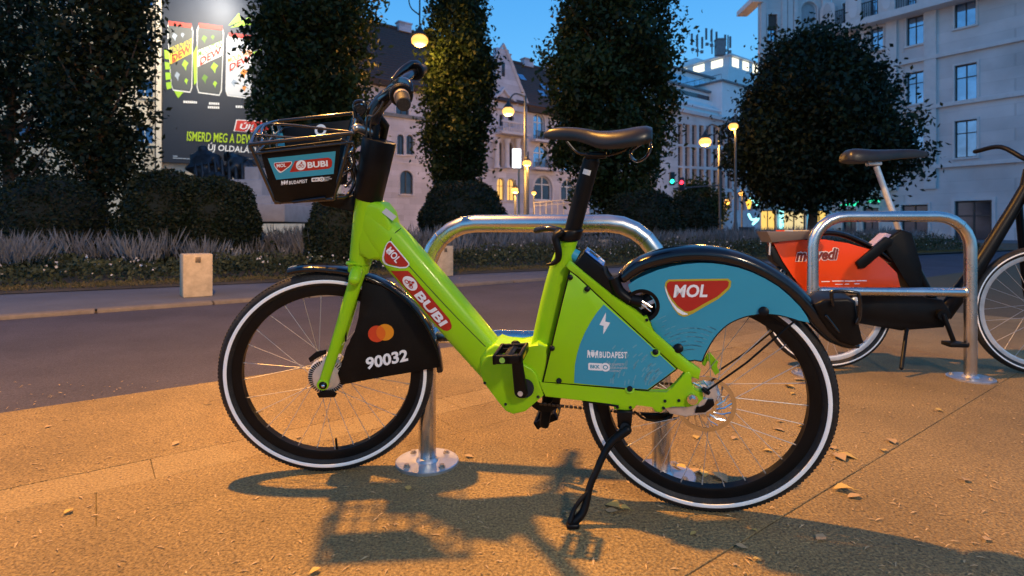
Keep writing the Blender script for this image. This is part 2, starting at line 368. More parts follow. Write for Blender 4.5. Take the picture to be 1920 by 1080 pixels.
kerb = struct(sheet('kerb', [st(-60, 6.62), st(160, 6.62), st(160, 6.74), st(-60, 6.74)], joint_m, .0))
for i in range(34):
    s0 = -13+i*1.0; b = MB(); zt = .03
    b.box(st(s0+.5, 6.70, zt/2-.02), (.985, .16, zt+.04), (UD, VD, ZD), .012); b.build('kerb_stone', stone_k, kerb, 30)
struct(sheet('far_pavement', [st(-60, 6.74), st(160, 6.74), st(160, 9.1), st(-60, 9.1)], walk_m, .022))
G0, G1 = gp(240, 541, .03), gp(1000, 508, .03)
GD = (G1-G0).normalized(); GN = V((-GD.y, GD.x, 0))
bed = struct(sheet('flower_bed', [G0-GD*14, G0+GD*40, G0+GD*40+GN*16, G0-GD*14+GN*16], soil_m, .032))
struct(sheet('square', [st(-80, 9.0), st(160, 9.0), st(160, 60), st(-80, 60)], walk_m, .012))
# ================================================================== THE LIME BICYCLE
YAW, LEAN, STEER, WB, RO, RR = .231, .155, .35, 1.150, .335, .3085
bd = V((math.cos(YAW), -math.sin(YAW), 0)); n0 = V((-math.sin(YAW), -math.cos(YAW), 0))
bu = ZD*math.cos(LEAN)+n0*math.sin(LEAN); bn = bd.cross(bu).normalized()
fd = bd*math.cos(STEER)-bn*math.sin(STEER); fn = bn*math.cos(STEER)+bd*math.sin(STEER)
HUB1 = V((-.580, 1.840, 0))+bu*RO; HUB2 = HUB1+bd*WB
HUB1.z += .001; HUB2.z += .001
B = Plane(HUB1, bn); FW = Plane(HUB1, fn)
bike = thing('bicycle', 'lime green step-through rental bicycle with front basket, leaning on its kickstand in the foreground', 'bicycle', (HUB1+HUB2)*.5*1-ZD*((HUB1+HUB2)*.5).z)
def seq(L, pl, off=0, k=0): P = pl.pts(L, off); return cr(P, k) if k else P
def wheel(c, ex, ey, n, label, cut=None):
    b = MB(); b.ring(c, ex, ey, n, [(.262, .012), (.268, .0145), (.292, .0125), (.292, -.0125), (.268, -.0145), (.262, -.012)], 96)
    w = b.build('wheel', black_m, bike, 30); w['label'] = label
    b = MB(); tr = .0235
    b.ring(c, ex, ey, n, [(RO-tr+tr*math.cos(a)*(1 if abs(a) < 1.6 else 1), tr*math.sin(a)) for a in [2*math.pi*i/16 for i in range(16)]], 128)
    b.build('tyre', rubber, w, 60)
    for sg in (1, -1):
        b = MB(); b.ring(c, ex, ey, n, [(RR-.0052, sg*.0240), (RR-.0035, sg*.0247), (RR+.0035, sg*.0247), (RR+.0052, sg*.0240), (RR+.0052, sg*.022), (RR-.0052, sg*.022)], 128)
        b.build('reflective_strip', reflect, w, 50)
    b = MB()
    for i in range(170):
        th = 2*math.pi*i/170; d = ex*math.cos(th)+ey*math.sin(th); tg = n.cross(d)
        for off, ph in ((.007, .4), (-.007, -.4)):
            dd = (d*math.cos(off/RO*.2)).normalized()
            b.box(c+dd*(RO-.0037)+n*off+tg*(.0035 if off > 0 else -.0035), (.0042, .0085, .0105), (dd, (tg+n*ph).normalized(), (n-tg*ph).normalized()))
    t = b.build('tread', rubber, w, 0); t['kind'] = 'stuff'
    b = MB(); b.cyl(c-n*.045, c+n*.045, .018, seg=16)
    for sg in (1, -1): b.cyl(c+n*sg*.030, c+n*sg*.034, .031, seg=20)
    b.build('hub', alu, w, 30)
    dirs = {}
    for i in range(28):
        sg = 1 if i % 2 == 0 else -1; lean = 1 if (i//2) % 2 == 0 else -1; key = (sg, lean)
        th = 2*math.pi*i/28
        if key not in dirs:
            a0 = .95*lean
            p0 = c+(ex*math.cos(a0)+ey*math.sin(a0))*.029+n*sg*.032; p1 = c+ex*.263+n*sg*.004
            bb = MB(); bb.tube([p0, p1-(p1-p0).normalized()*.014], .00105, 5); bb.tube([p1-(p1-p0).normalized()*.014, p1], .0019, 6)
            o = bb.build('spoke', spoke_m, w, 50); dirs[key] = o.data; first = True
        else: o = link('spoke', dirs[key], None, w); first = False
        cl = c-ORI[w.name]
        if first: dirs[key, 't'] = th
        rot = Matrix.Rotation(th-(0), 4, n)
        o.matrix_local = Matrix.Translation(cl) @ rot @ Matrix.Translation(-cl)
    return w
def ex_ey(d, u): return d, u
w1 = wheel(HUB1, -fd, bu, -fn, 'front wheel with drum brake hub and half covered by a black guard')
w2 = wheel(HUB2, bd, bu, bn, 'rear wheel with steel brake disc behind the blue guard')
b = MB(); vp = HUB1+(-bu*math.cos(.0)+fd*.02).normalized()*.262; b.tube([vp, vp+(HUB1-vp)*.1, vp+(HUB1-vp)*.14], [.004, .004, .0028], 8); b.build('valve', black_m, w1)
# front drum hub with cooling slots
b = MB(); b.ring(HUB1, fd, bu, fn, [(.0, -.04), (.056, -.04), (.060, -.034), (.060, .018), (.056, .029), (.030, .034), (0, .034)], 48, closed=False); dr = b.build('drum_hub', alu, w1, 30)
b = MB()
for i in range(46):
    th = 2*math.pi*i/46; d = fd*math.cos(th)+bu*math.sin(th); tg = fn.cross(d)
    b.box(HUB1+d*.0500+fn*.0310, (.013, .0032, .003), (d, (tg+d*.3).normalized(), fn))
    b.box(HUB1+d*.0597+fn*.006, (.002, .003, .02), (d, tg, fn))
b.build('cooling_slots', black_m, w1, 0)
b = MB(); b.plate(seq([(611, 668), (586, 706), (588, 722), (598, 731), (614, 731), (627, 722), (630, 705), (626, 690), (618, 676)], FW, .041), fn, .004, .001); b.build('brake_plate', alu, w1)
b = MB(); b.plate(seq([(594, 738), (606, 733), (622, 732), (632, 738), (628, 745), (598, 746)], FW, .043), fn, .004, .001); b.plate(seq([(578, 672), (592, 660), (612, 656), (612, 664), (596, 670), (582, 680)], FW, .043), fn, .005, .001); b.build('brake_recess', black_m, w1)
# rear hub: gear hub, brake disc, caliper
b = MB(); b.ring(HUB2, bd, bu, bn, [(0, -.035), (.042, -.035), (.046, -.028), (.046, .018), (.040, .024), (.0, .028)], 40, closed=False); b.build('gear_hub', alu, w2, 30)
b = MB(); b.ring(HUB2, bd, bu, bn, [(.067, .036), (.079, .036), (.079, .038), (.067, .038)], 64)
for i in range(16):
    th = 2*math.pi*i/16; d0 = bd*math.cos(th)+bu*math.sin(th); d1 = bd*math.cos(th+.5)+bu*math.sin(th+.5)
    b.tube([HUB2+d0*.030+bn*.037, HUB2+(d0+d1).normalized()*.05+bn*.037, HUB2+d1*.068+bn*.037], [.0022]*3, 5)
b.ring(HUB2, bd, bu, bn, [(.018, .036), (.034, .036), (.034, .038), (.018, .038)], 32); b.build('brake_disc', chrome, w2, 30)
# ---- frame
frame_mid = lambda L, k=0: seq(L, B, 0, k)
axis_t = B(692, 372); axis_b = B(674, 492)
b = MB(); dtp = frame_mid([(686, 400), (743, 466), (806, 539), (869, 613), (930, 684)]); dtp = cr(dtp, 5)
rr_ = cr1([.050, .0600, .0605, .060, .056], 5); rb_ = cr1([.036, .041, .042, .042, .040], 5)
b.tube(dtp, rr_, 28, n=bn, rb=rb_, p=2.9)
bmesh.ops.triangulate(b.bm, faces=[f for f in b.bm.faces if len(f.verts) > 4]); b.bm.normal_update(); bvh = BVHTree.FromBMesh(b.bm)
down = b.build('down_tube', green, bike, 60)
b = MB(); b.plate(seq([(670, 380), (698, 378), (714, 384), (728, 402), (738, 440), (722, 486), (704, 491), (690, 486), (670, 482), (662, 440)], B, .036), bn, .072, .017, 4); bmesh.ops.triangulate(b.bm, faces=[f for f in b.bm.faces if len(f.verts) > 4]); b.bm.normal_update(); bvh2 = BVHTree.FromBMesh(b.bm); b.build('head_lug', green, bike, 60)
b = MB(); b.tube(cr([axis_t, B(684, 425), axis_b], 5), cr1([.0385, .037, .031], 5), 24, n=bn, rb=cr1([.039, .038, .033], 5))
b.ring(axis_b, fd, bn, (axis_t-axis_b).normalized(), [(.033, .0), (.037, .001), (.037, .006), (.033, .008)], 32); b.build('head_tube', green, bike, 60)
def wrap(p, lift=.0008):
    hs = [q[0] for q in (k.ray_cast(p+bn*.15, -bn, .4) for k in (bvh, bvh2)) if q[0] is not None]
    return (max(hs, key=lambda q: q.dot(bn))+bn*lift) if hs else p+bn*lift
# seam of the battery cover on the down tube
b = MB(); sm = [wrap(B(x, y, .03), .0002) for x, y in [(752, 428), (742, 436), (735, 448), (736, 458), (760, 486), (800, 530), (850, 584), (900, 636), (912, 648)]]
b.tube(cr(sm, 5), .0012, 6); b.build('cover_seam', groove_m, bike)
# seat tube, bottom bracket shell, stays
b = MB()
b.tube(cr(frame_mid([(1066, 452), (1052, 500), (1035, 570), (1010, 690)]), 5), cr1([.0235, .031, .034, .036], 5), 20, n=bn, rb=cr1([.0235, .026, .027, .03], 5), p=2.6)
b.ring(B(1066, 452), bd, bn, (B(1066, 452)-B(1052, 500)).normalized(), [(.020, -.012), (.026, -.012), (.026, .001), (.020, .001)], 28)
b.build('seat_tube', green, bike, 60)
b = MB(); b.plate(seq([(912, 655), (928, 645), (946, 652), (968, 659), (988, 656), (1008, 642), (1026, 650), (1022, 712), (1016, 742), (985, 768), (958, 772), (940, 760), (900, 705), (899, 672)], B, .046), bn, .092, .008, 3); b.build('motor_housing', green, bike, 50)
b = MB(); mc = [(899, 692), (903, 676), (912, 668), (930, 665), (960, 672), (998, 693), (1006, 704), (1019, 742), (985, 772), (962, 777), (948, 771), (932, 750), (905, 716)]
b.plate(seq(mc, B, .055), bn, .010, .004, 3); mcov = b.build('motor_cover', green, bike, 50)
b = MB()
for x, y in ((931, 680), (909, 718), (948, 758), (1009, 744)): b.cyl(B(x, y, .052), B(x, y, .0568), .0042, seg=12)
b.build('cover_bolts', black_m, mcov)
# the two rear triangles (near and far side)
upper = [(1068, 490), (1100, 516), (1148, 555), (1190, 582), (1206, 596), (1213, 594), (1219, 606), (1224, 621), (1260, 652), (1290, 678), (1314, 695), (1320, 712), (1315, 730), (1318, 746), (1308, 758), (1292, 764)]
lower = [(1262, 761), (1246, 764), (1240, 774), (1228, 772), (1224, 762), (1192, 758), (1190, 766), (1178, 770), (1152, 768), (1148, 756), (1022, 744), (1014, 720)]
inner_t = [(1016, 718), (1068, 504), (1083, 517), (1271, 692), (1216, 733)]
for off in (.052, -.034):
    b = MB()
    tri = [(1060, 500), (1068, 490)]+upper[1:11]+[(1310, 712), (1296, 707), (1271, 692), (1083, 517), (1068, 504)]
    b.plate(seq(tri, B, off), bn, .018, .0025)
    b.build('seat_stay', green, bike, 50)
    b = MB(); ch = [(1010, 714), (1016, 718), (1216, 735), (1250, 737), (1262, 728), (1274, 712), (1284, 700), (1292, 697), (1297, 706), (1296, 724), (1303, 733), (1318, 735), (1319, 748), (1308, 759), (1290, 764)]+lower
    b.plate(seq(ch, B, off+.0012), bn, .019, .0025); b.build('chain_stay', green, bike, 50)
b = MB(); b.plate(seq(inner_t, B, .0500), bn, .006); pb = b.build('panel_gap', black_m, bike, 0)
b = MB(); b.plate(seq([(1019, 716), (1069, 510), (1083, 521), (1268, 692), (1215, 731)], B, .0525), bn, .004, .0012); panel = b.build('side_panel', green, bike, 50)
pm = lambda L, off=.0529: seq(L, B, off)
b = MB(); b.face(pm([(1132, 571), (1120, 585), (1108, 603), (1097, 623), (1088, 644), (1082, 664), (1078, 685), (1076.5, 718), (1146, 725), (1214, 730), (1240, 712), (1266, 692), (1200, 631)])); b.build('blue_sticker', blue, panel, 0, recalc=False)
b = MB(); random.seed(11)
for i in range(150):                                                  # printed ripples of short dashes
    rr0 = random.uniform(30, 150); a = random.uniform(2.2, 3.6); x = 1262+rr0*math.cos(a)*1.0; y = 728-rr0*math.sin(a)*.9
    if y < 640 or y > 726-.0*x or x < 1135: continue
    lx, ly = -math.sin(a)*5, -math.cos(a)*4.5; wx, wy = math.cos(a)*1.2, -math.sin(a)*1.2
    def inside(x, y): return y < 730-.09*abs(1214-x)-3 and (x-1135)*(692-571)/(1266-1132)+571 < y-4 and (x < 1214 or y < 730-(x-1214)*.74-4)
    if all(inside(x+q*lx, y+q*ly) for q in (-1, 1)): b.face(pm([(x-lx-wx, y-ly-wy), (x+lx-wx, y+ly-wy), (x+lx+wx, y+ly+wy), (x-lx+wx, y-ly+wy)], .0531))
b.build('ripple_print', blue_dot, panel, 0, recalc=False)
b = MB(); b.face(pm([(1136, 586), (1124, 609), (1132, 611), (1131, 627), (1144, 605), (1135, 603)], .0533)); b.build('lightning_bolt', white, panel, 0, recalc=False)
q = amap(B(1101, 671, .0533), B(1122, 672, .0533), B(1101, 656, .0533), bn); crest(q, panel, white)
text('BUDAPEST', amap(B(1124, 671, .0533), B(1176, 672, .0533), B(1124, 659, .0533), bn), white, panel, .03, spacing=1.15)
transit_mark(amap(B(1103, 695, .0533), B(1164, 698, .0533), B(1103, 679, .0533), bn), panel, white, blue)
print_lines(amap(B(1142, 698, .0533), B(1176, 699, .0533), B(1142, 680, .0533), bn), panel, grey_label)
for x, y in ((1069, 520), (1101, 542), (1229, 660), (1181, 729), (1048, 714), (1035, 653)):
    b = MB(); b.tube([B(x, y, .051), B(x, y, .057), B(x, y, .0585)], [.0078, .0078, .0058], 16); b.build('bolt', black_m, panel, 40)
for x, y in ((1229, 660), (1181, 729)):
    b = MB(); b.cyl(B(x, y, .045), B(x, y, .0535), .0125, seg=20); b.build('bolt_boss', green, panel, 40)
b = MB()
for x, y in ((1158, 764), (1182, 764), (1244, 765), (1247, 752), (1273, 751), (1213, 600)): b.cyl(B(x, y, .05), B(x, y, .0555), .0042, seg=12)
b.build('frame_bolts', black_m, bike)['kind'] = 'stuff'
b = MB(); ax = B(1298, 746, .05); b.cyl(ax, ax+bn*.012, .0145, seg=20); b.cyl(ax+bn*.012, ax+bn*.022, .009, seg=6); b.build('axle_nut', chrome, bike, 30)
b = MB(); b.plate(seq([(1244, 762), (1288, 766), (1302, 758), (1320, 752), (1334, 748), (1338, 760), (1322, 778), (1300, 776), (1290, 782), (1256, 776)], B, .040), bn, .014, .003)
b.plate(seq([(1320, 735), (1338, 715), (1346, 740), (1338, 762), (1322, 752)], B, .041), bn, .006, .002); b.build('brake_caliper', alu, bike, 40)
b = MB(); b.plate(seq([(1303, 775), (1306, 765), (1322, 760), (1326, 750), (1338, 750), (1340, 760), (1330, 768), (1322, 774)], B, .047), bn, .008, .002); b.build('brake_hose_block', black_m, bike, 40)
b = MB(); b.plate(seq([(1316, 683), (1326, 664), (1332, 662), (1338, 672), (1347, 679), (1343, 688), (1350, 698), (1341, 704), (1334, 692), (1331, 678), (1326, 674), (1322, 688)], B, -.03), bn, .01, .002); b.build('far_dropout', green, bike, 40)
b = MB(); b.tube([B(1322, 735, .056), B(1325, 731, .056)], .012, 12); b.tube([B(1325, 733, .056), B(1400, 680, .055), B(1490, 602, .05)], .0028, 8); b.tube([B(1340, 700, -.04), B(1400, 660, -.04), B(1478, 597, -.045)], .0028, 8); b.build('fender_stay', black_m, bike)
b = MB(); b.ring(HUB2, bd, bu, bn, [(.010, -.044), (.034, -.044), (.036, -.042), (.034, -.04), (.010, -.04)], 40)
for i in range(18):
    th = 2*math.pi*i/18; d = bd*math.cos(th)+bu*math.sin(th); b.box(HUB2+d*.0365-bn*.042, (.006, .006, .003), (d, bn.cross(d), bn))
b.build('sprocket', chain_m, bike, 30)
# lime label on the head
b = MB(); b.face([wrap(B(x, y, .03), .001) for x, y in ((718, 392), (728, 394), (741, 408), (735, 412))]) if False else None
hl = amap(B(716, 398, .037), B(736, 414, .037), B(724, 390, .037), bn)
b = MB(); b.face([hl(0, 0, .0006), hl(1, 0, .0006), hl(1, 1, .0006), hl(0, 1, .0006)]); b.build('serial_label', pale_label, bike, 0)
# stickers on the down tube
def dmap(ox, oy, ax, ay, bx, by, lift=.0008):
    o_, a_, c_ = B(ox, oy, .03), B(ax, ay, .03), B(bx, by, .03)
    return lambda x, y, e=0: wrap(o_+(a_-o_)*x+(c_-o_)*y, lift+e)
bm_ = dmap(709, 479, 747, 524, 734, 448)
badge(lambda x, y, e=0: bm_(x, y, e*2.2), down, white, .2)
bub = dmap(734, 507, 824, 613, 757, 492)
def fine(L, k=8): return [tuple(v[:2]) for v in cr([V((x, y, 0)) for x, y in L], k, True)]
red_pill = [(0, .0), (.12, .95), (.2, 1), (.5, 1.0), (.9, 1.0), (1.02, .95), (1.08, .75), (1.1, .45), (1.06, .12), (.98, .0), (.6, 0), (.3, 0)]
b = MB()
nS, mS = 24, 6
for i in range(nS):
    for j in range(mS):
        cell = []
        for (a, c) in ((i, j), (i+1, j), (i+1, j+1), (i, j+1)):
            y = c/mS; lo = .13*y; hi = 1.10-.12*(abs(2*y-1))**3; x = lo+(hi-lo)*a/nS; cell.append(bub(x, y, 0))
        b.face(cell)
b.build('red_sticker', red, down, 0, recalc=False)
icon(bub, .285, .53, .115, 3.6, down)
text('BUBI', sub(bub, .45, .18, 1.0, .82, .0022), white, down, .035)
# ---- steering: fork, cone, stem, bars
SA = (axis_t-axis_b).normalized()
b = MB(); crown_c = axis_b-SA*.012
b.tube([axis_b-SA*.002, axis_b-SA*.03], [.034, .031], 24)
b.tube(cr([crown_c-fn*.060-SA*.028, crown_c-fn*.04-SA*.012, crown_c-SA*.008, crown_c+fn*.04-SA*.012, crown_c+fn*.060-SA*.028], 4), .0185, 14, n=fd, rb=.0185, round_ends=True); b.build('fork_crown', green, bike, 60)
for sg in (1, -1):
    b = MB()
    if sg == 1: P = [FW(674, 505, .062), FW(655, 565, .063), FW(632, 640, .062), FW(606, 720, .060)]
    else: P = [p-fn*.124 for p in [FW(674, 505, .062), FW(655, 565, .063), FW(632, 640, .062), FW(606, 720, .060)]]
    b.tube(cr(P, 5), cr1([.0215, .0200, .0175, .0150], 5), 16, n=fn, rb=cr1([.0185, .016, .0135, .0085], 5), round_ends=True)
    e = P[-1]; b.ring(e, fd, bu, fn, [(.0, -.008), (.0175, -.008), (.0185, -.005), (.0185, .006), (.0165, .009), (.012, .009), (.012, .006), (0, .006)], 28, closed=False)
    b.build('fork_leg', green, bike, 60)
b = MB(); e = FW(606, 722, .066); b.tube([e, e+fn*.004, e+fn*.008], [.0125, .0125, .006], 18); b.build('axle_cap', black_m, bike, 30)
b = MB(); e = FW(606, 724, .074); b.tube([e-fn*.003, e+fn*.002, e+fn*.005], [.006, .0055, .002], 14); b.build('axle_bolt', chrome, bike, 30)
b = MB(); b.tube(cr([FW(648, 640, .046), FW(650, 600, .046), FW(662, 555, .045), FW(678, 515, .03)], 5), .003, 8); b.build('brake_hose', black_m, bike)
cone = B(690, 374); cone_t = B(712, 262)
cs = (cone_t-cone).normalized(); L_ = (cone_t-cone).length
b = MB(); b.tube([cone, cone+cs*.004, cone+cs*(L_-.006), cone+cs*(L_-.001), cone_t-cs*.004, cone_t-cs*.006], [.0400, .0425, .0495, .0480, .0440, .001], 36, caps=True); b.build('headset_cover', black_m, bike, 40)
post_t, post_b = FW(700, 216, .03), FW(693, 368, .035)
b = MB(); b.tube([post_b, post_t], [.0215, .0215], 20); b.tube([FW(705, 216, .028), FW(722, 236, .0), FW(716, 262, -.02)], [.016, .014, .014], 14); b.build('steering_post', black_m, bike, 50)
b = MB(); b.tube(cr([FW(698, 230, .03), FW(705, 205, .03), FW(724, 182, .035)], 5), .0235, 16, n=fn, rb=.026, round_ends=True); b.build('stem', black, bike, 60)
nearP = [FW(716, 192, .03), FW(728, 180, .08), FW(738, 171, .14), FW(747, 168, .20), FW(752, 174, .235)]
farP = [FW(716, 192, .03), FW(736, 170, -.05), FW(758, 150, -.13), FW(772, 138, -.21), FW(780, 134, -.26)]
b = MB(); b.tube(cr(nearP, 6), cr1([.021, .019, .0165, .014, .0125], 6), 16); b.tube(cr(farP, 6), cr1([.021, .019, .0165, .014, .0125], 6), 16); hb = b.build('handlebar', black, bike, 60)
g0, g1 = FW(752, 177, .235), FW(757, 196, .335)
gd = (g1-g0).normalized(); gv = gd.orthogonal().normalized(); gw = gd.cross(gv)
b = MB(); b.tube([g0+gd*.018, g1-gd*.008, g1-gd*.002, g1], [.0175, .0185, .0175, .0155], 24); b.build('grip', rubber, hb, 40)['label'] = 'near grip seen end on'
b = MB(); b.tube([g0+gd*.020, g0+gd*.042], .0205, 24); b.build('grip_band', M('worn_grey_band', (.30, .25, .22), .45, .3, var=.2, vs=30), hb, 40)
b = MB(); b.ring(g0+gd*.008, gv, gw, gd, [(.016, -.009), (.0275, -.011), (.030, -.007), (.030, .007), (.0275, .011), (.018, .012)], 36)
for i in range(36):
    th = 2*math.pi*i/36; d = gv*math.cos(th)+gw*math.sin(th); b.box(g0+gd*.008+d*.0295, (.003, .0028, .011), (d, gd.cross(d), gd))
b.build('shift_ring', black_m, hb, 30)
f0, f1 = FW(780, 134, -.25), FW(794, 129, -.35)
fdv = (f1-f0).normalized(); fv = fdv.orthogonal().normalized(); fw_ = fdv.cross(fv)
b = MB(); b.tube([f0+fdv*.006, f1-fdv*.01, f1], [.0165, .0175, .014], 20, round_ends=True); b.build('grip', rubber, hb, 40)['label'] = 'far grip above the near one'
b = MB(); b.ring(f0, fv, fw_, fdv, [(.015, -.010), (.027, -.012), (.029, -.006), (.029, .008), (.026, .012), (.016, .012)], 30)
for i in range(30):
    th = 2*math.pi*i/30; d = fv*math.cos(th)+fw_*math.sin(th); b.box(f0+d*.0285, (.003, .003, .010), (d, fdv.cross(d), fdv))
b.build('shift_ring', black_m, hb, 30)
b = MB(); b.tube(cr([FW(720, 178, .06), FW(738, 160, .10), FW(752, 152, .17), FW(768, 157, .23), FW(772, 172, .25)], 6), cr1([.006, .008, .008, .007, .005], 6), 10, n=bu, rb=cr1([.010, .013, .012, .010, .007], 6), round_ends=True)
b.build('brake_lever', black, hb, 60)
b = MB(); b.tube(cr([FW(736, 152, -.14), FW(752, 134, -.19), FW(772, 120, -.24), FW(786, 121, -.27), FW(790, 134, -.28)], 6), cr1([.006, .008, .008, .007, .005], 6), 10, n=bu, rb=cr1([.010, .013, .012, .010, .007], 6), round_ends=True)
b.build('brake_lever', black, hb, 60)
b = MB(); b.tube(cr([FW(719, 190, .12), FW(712, 204, .12), FW(700, 218, .11), FW(688, 224, .08), FW(688, 300, .08), FW(690, 360, .06)], 6), .0028, 8)
b.tube(cr([FW(707, 200, .10), FW(698, 216, .10), FW(694, 250, .085), FW(699, 330, .07)], 6), .0026, 8); b.build('brake_cable', M('cable_sheath', (.03, .024, .018), .3), bike)
# bell and clamp next to the stem
b = MB(); bc = FW(676, 204, .05); b.tube(cr([FW(664, 196, .05), FW(672, 190, .05), FW(682, 192, .05), FW(684, 206, .05), FW(676, 216, .05), FW(668, 220, .05)], 4, True), .0055, 8, closed=True); b.tube([FW(675, 205, .03), FW(676, 205, .06)], [.018, .014], 16); b.tube(cr([FW(672, 220, .05), FW(682, 232, .05), FW(694, 240, .04)], 4), .008, 10); b.build('bell', black, bike)
b = MB(); b.tube(cr([FW(662, 247, .09), FW(668, 240, .09), FW(680, 243, .07), FW(692, 248, .05)], 5), cr1([.008, .013, .014, .013], 5), 12, round_ends=True); b.build('basket_bracket', M('satin_steel', (.38, .36, .35), .3, .9), bike)
# ---- basket
NB, FB = .165, -.165
bT = [FW(469, 271, NB), FW(660, 250, NB), FW(664, 212, FB), FW(521, 227, FB)]          # top loop: near front, near rear, far rear, far front
bB = [FW(517, 380, .12), FW(626, 373, .12), FW(630, 372-18, -.12), FW(552, 372, -.12)]
fr = MB()
def rod(P, r=.0045, k=0, close=False): fr.tube(cr(P, k, close) if k else P, r, 8, closed=close, round_ends=not close)
def lerp(a, b_, t): return a+(b_-a)*t
frontc = lerp(bT[0], bT[3], .5)-fd*.018+bu*.012
rod([bT[1], bT[0], bT[0]+fn*0, ], .0058)
rod([bT[0], lerp(bT[0], frontc, .5)+bu*.003, frontc, lerp(bT[3], frontc, .5)+bu*.003, bT[3]], .0058, 5)
rod([bT[3], bT[2]], .0058)
rod([bT[1], lerp(bT[1], bT[2], .5)+fd*.004, bT[2]], .0058, 4)
t2 = [p-bu*.024 for p in bT]; rod([t2[1]+bu*0, t2[0]+fd*.012], .0035); rod([t2[0]+fd*.012, t2[3]+fd*.012], .0035); rod([t2[3]+fd*.012, t2[2]], .0035)
rod([bT[0]+fd*.03-bu*.0, FW(506, 233, -.05), FW(655, 247, .02)], .0040, 5)
rod([FW(480, 253, .10), FW(560, 259, .07), FW(600, 262, .06)], .0036, 5)
for i, j in ((0, 0), (3, 3)): rod([bT[i], lerp(bT[i], bB[j], .97), bB[j]+fd*.012], .0058)
for i in (1, 2): rod([bT[i]-bu*.0, lerp(bT[i], bB[i], .9), bB[i]], .0048)
for i in range(4): rod([bB[i], bB[(i+1) % 4]], .0050)
for k in (.25, .5, .75):
    a, c = lerp(bT[0], bT[3], k), lerp(bB[0], bB[3], k); rod([a, c], .0038)
    a, c = lerp(bT[1], bT[2], k), lerp(bB[1], bB[2], k); rod([a, lerp(a, c, .5)+fd*.01, c], .0038, 4)
    rod([lerp(bB[0], bB[1], k), lerp(bB[3], bB[2], k)], .0035); rod([lerp(bB[0], bB[3], k), lerp(bB[1], bB[2], k)], .0035)
for k in (.33, .66):
    rod([lerp(bT[1], bB[1], k)+fd*.0, lerp(lerp(bT[1], bB[1], k), lerp(bT[2], bB[2], k), .5)+fd*.02, lerp(bT[2], bB[2], k)], .0038, 4)
# bent wires behind the basket
for x in (0, 1, 2): rod([FW(640+x*5, 262+x*3, .13-x*.05), FW(664, 272+x*26, .11-x*.03), FW(658, 292+x*24, .10-x*.03), FW(644+x*2, 298+x*26, .12-x*.03)], .0040, 5)
rod([FW(652, 300, .06), FW(664, 340, .05), FW(652, 366, .08), FW(634, 370, .10)], .0055, 5); rod([FW(662, 300, .02), FW(672, 345, .02), FW(655, 372, .04)], .0055, 5)
basket = fr.build('basket', M('black_enamel_wire', (.012, .011, .011), .2, .2, coat=.8), bike, 60)
def quad4(A, Bq, C, D): return [A, Bq, C, D]
npan = [FW(487, 280, NB-.006), FW(640, 262, NB-.006), FW(628, 366, .124), FW(610, 373, .124), FW(527, 380, .124), FW(512, 374, .124)]
pn = (npan[1]-npan[0]).cross(npan[3]-npan[0]).normalized(); pn = -pn if pn.dot(fn) < 0 else pn
def flatten(P): o = P[0]; return [p-pn*(p-o).dot(pn) for p in P]
NP = Plane(npan[0], pn)
b = MB(); b.plate(flatten(npan), pn, .004, .0015); np_ = b.build('basket_panel', black_w, basket, 40)
b = MB(); b.tube([NP(550, 379, .004), NP(608, 371, .004)], .0042, 8, round_ends=True); b.build('basket_hem', black, basket)
fpan = [FW(530, 240, FB+.006), FW(660, 224, FB+.006), FW(650, 345, -.124), FW(560, 356, -.124)]
b = MB(); b.plate(fpan, fn, .004, .001); b.build('basket_panel', black_w, basket, 40)
fpn = (fpan[1]-fpan[0]).cross(fpan[3]-fpan[0]).normalized(); fpn = -fpn if fpn.dot(fn) < 0 else fpn; FP_ = Plane(fpan[0]+fpn*.006, fpn); fm = amap(FP_(590, 256), FP_(612, 254), FP_(590, 234), fn); b = MB(); b.disc(fm, .5, .5, .5, .5, 28, .28); b.build('ring_logo', white, basket, 0)
b = MB(); b.face([fm(-3.2, -.5), fm(-2.5, -.6), fm(-2.7, .5), fm(-3.4, .7)]); b.build('blue_sticker', blue, basket, 0)
# basket lettering
bs = lambda *L: [NP(x, y, .0006) for x, y in L]
b = MB(); b.face(bs((502, 297), (629.5, 283.5), (625.5, 326), (518, 337))); b.build('blue_sticker', blue, np_, 0)
badge(amap(NP(516, 325, .0010), NP(550, 322, .0010), NP(513, 305, .0010), pn), np_, white, .1)
b = MB(); b.face([NP(x, y, .0010) for x, y in ((543, 323), (553, 302), (600, 297), (615, 295.5), (621, 298), (623, 304), (622, 312), (617, 316), (600, 318))]); b.build('red_sticker', red, np_, 0)
icon(amap(NP(555, 320, .0012), NP(574, 318, .0012), NP(555, 301, .0012), pn), .5, .5, .5, 1, np_)
text('BUBI', amap(NP(577, 315.5, .0014), NP(615, 312, .0014), NP(576, 304, .0014), pn), white, np_, .035)
crest(amap(NP(527, 347.5, .0008), NP(540, 346, .0008), NP(527, 339, .0008), pn), np_, white)
text('BUDAPEST', amap(NP(542, 346, .0008), NP(576, 342.5, .0008), NP(542, 339.5, .0008), pn), white, np_, .03, spacing=1.2)
transit_mark(amap(NP(584, 341.5, .0008), NP(620, 339, .0008), NP(584, 333, .0008), pn), np_, white, black)
print_lines(amap(NP(605, 340.5, .0008), NP(622, 339, .0008), NP(605, 332, .0008), pn), np_, white)
# head lamp hanging under the basket
b = MB(); b.plate(seq([(590, 376), (668, 366), (668, 400), (640, 392), (605, 386)], FW, .05), fn, .09, .006); b.build('basket_carrier', black_m, bike, 40)
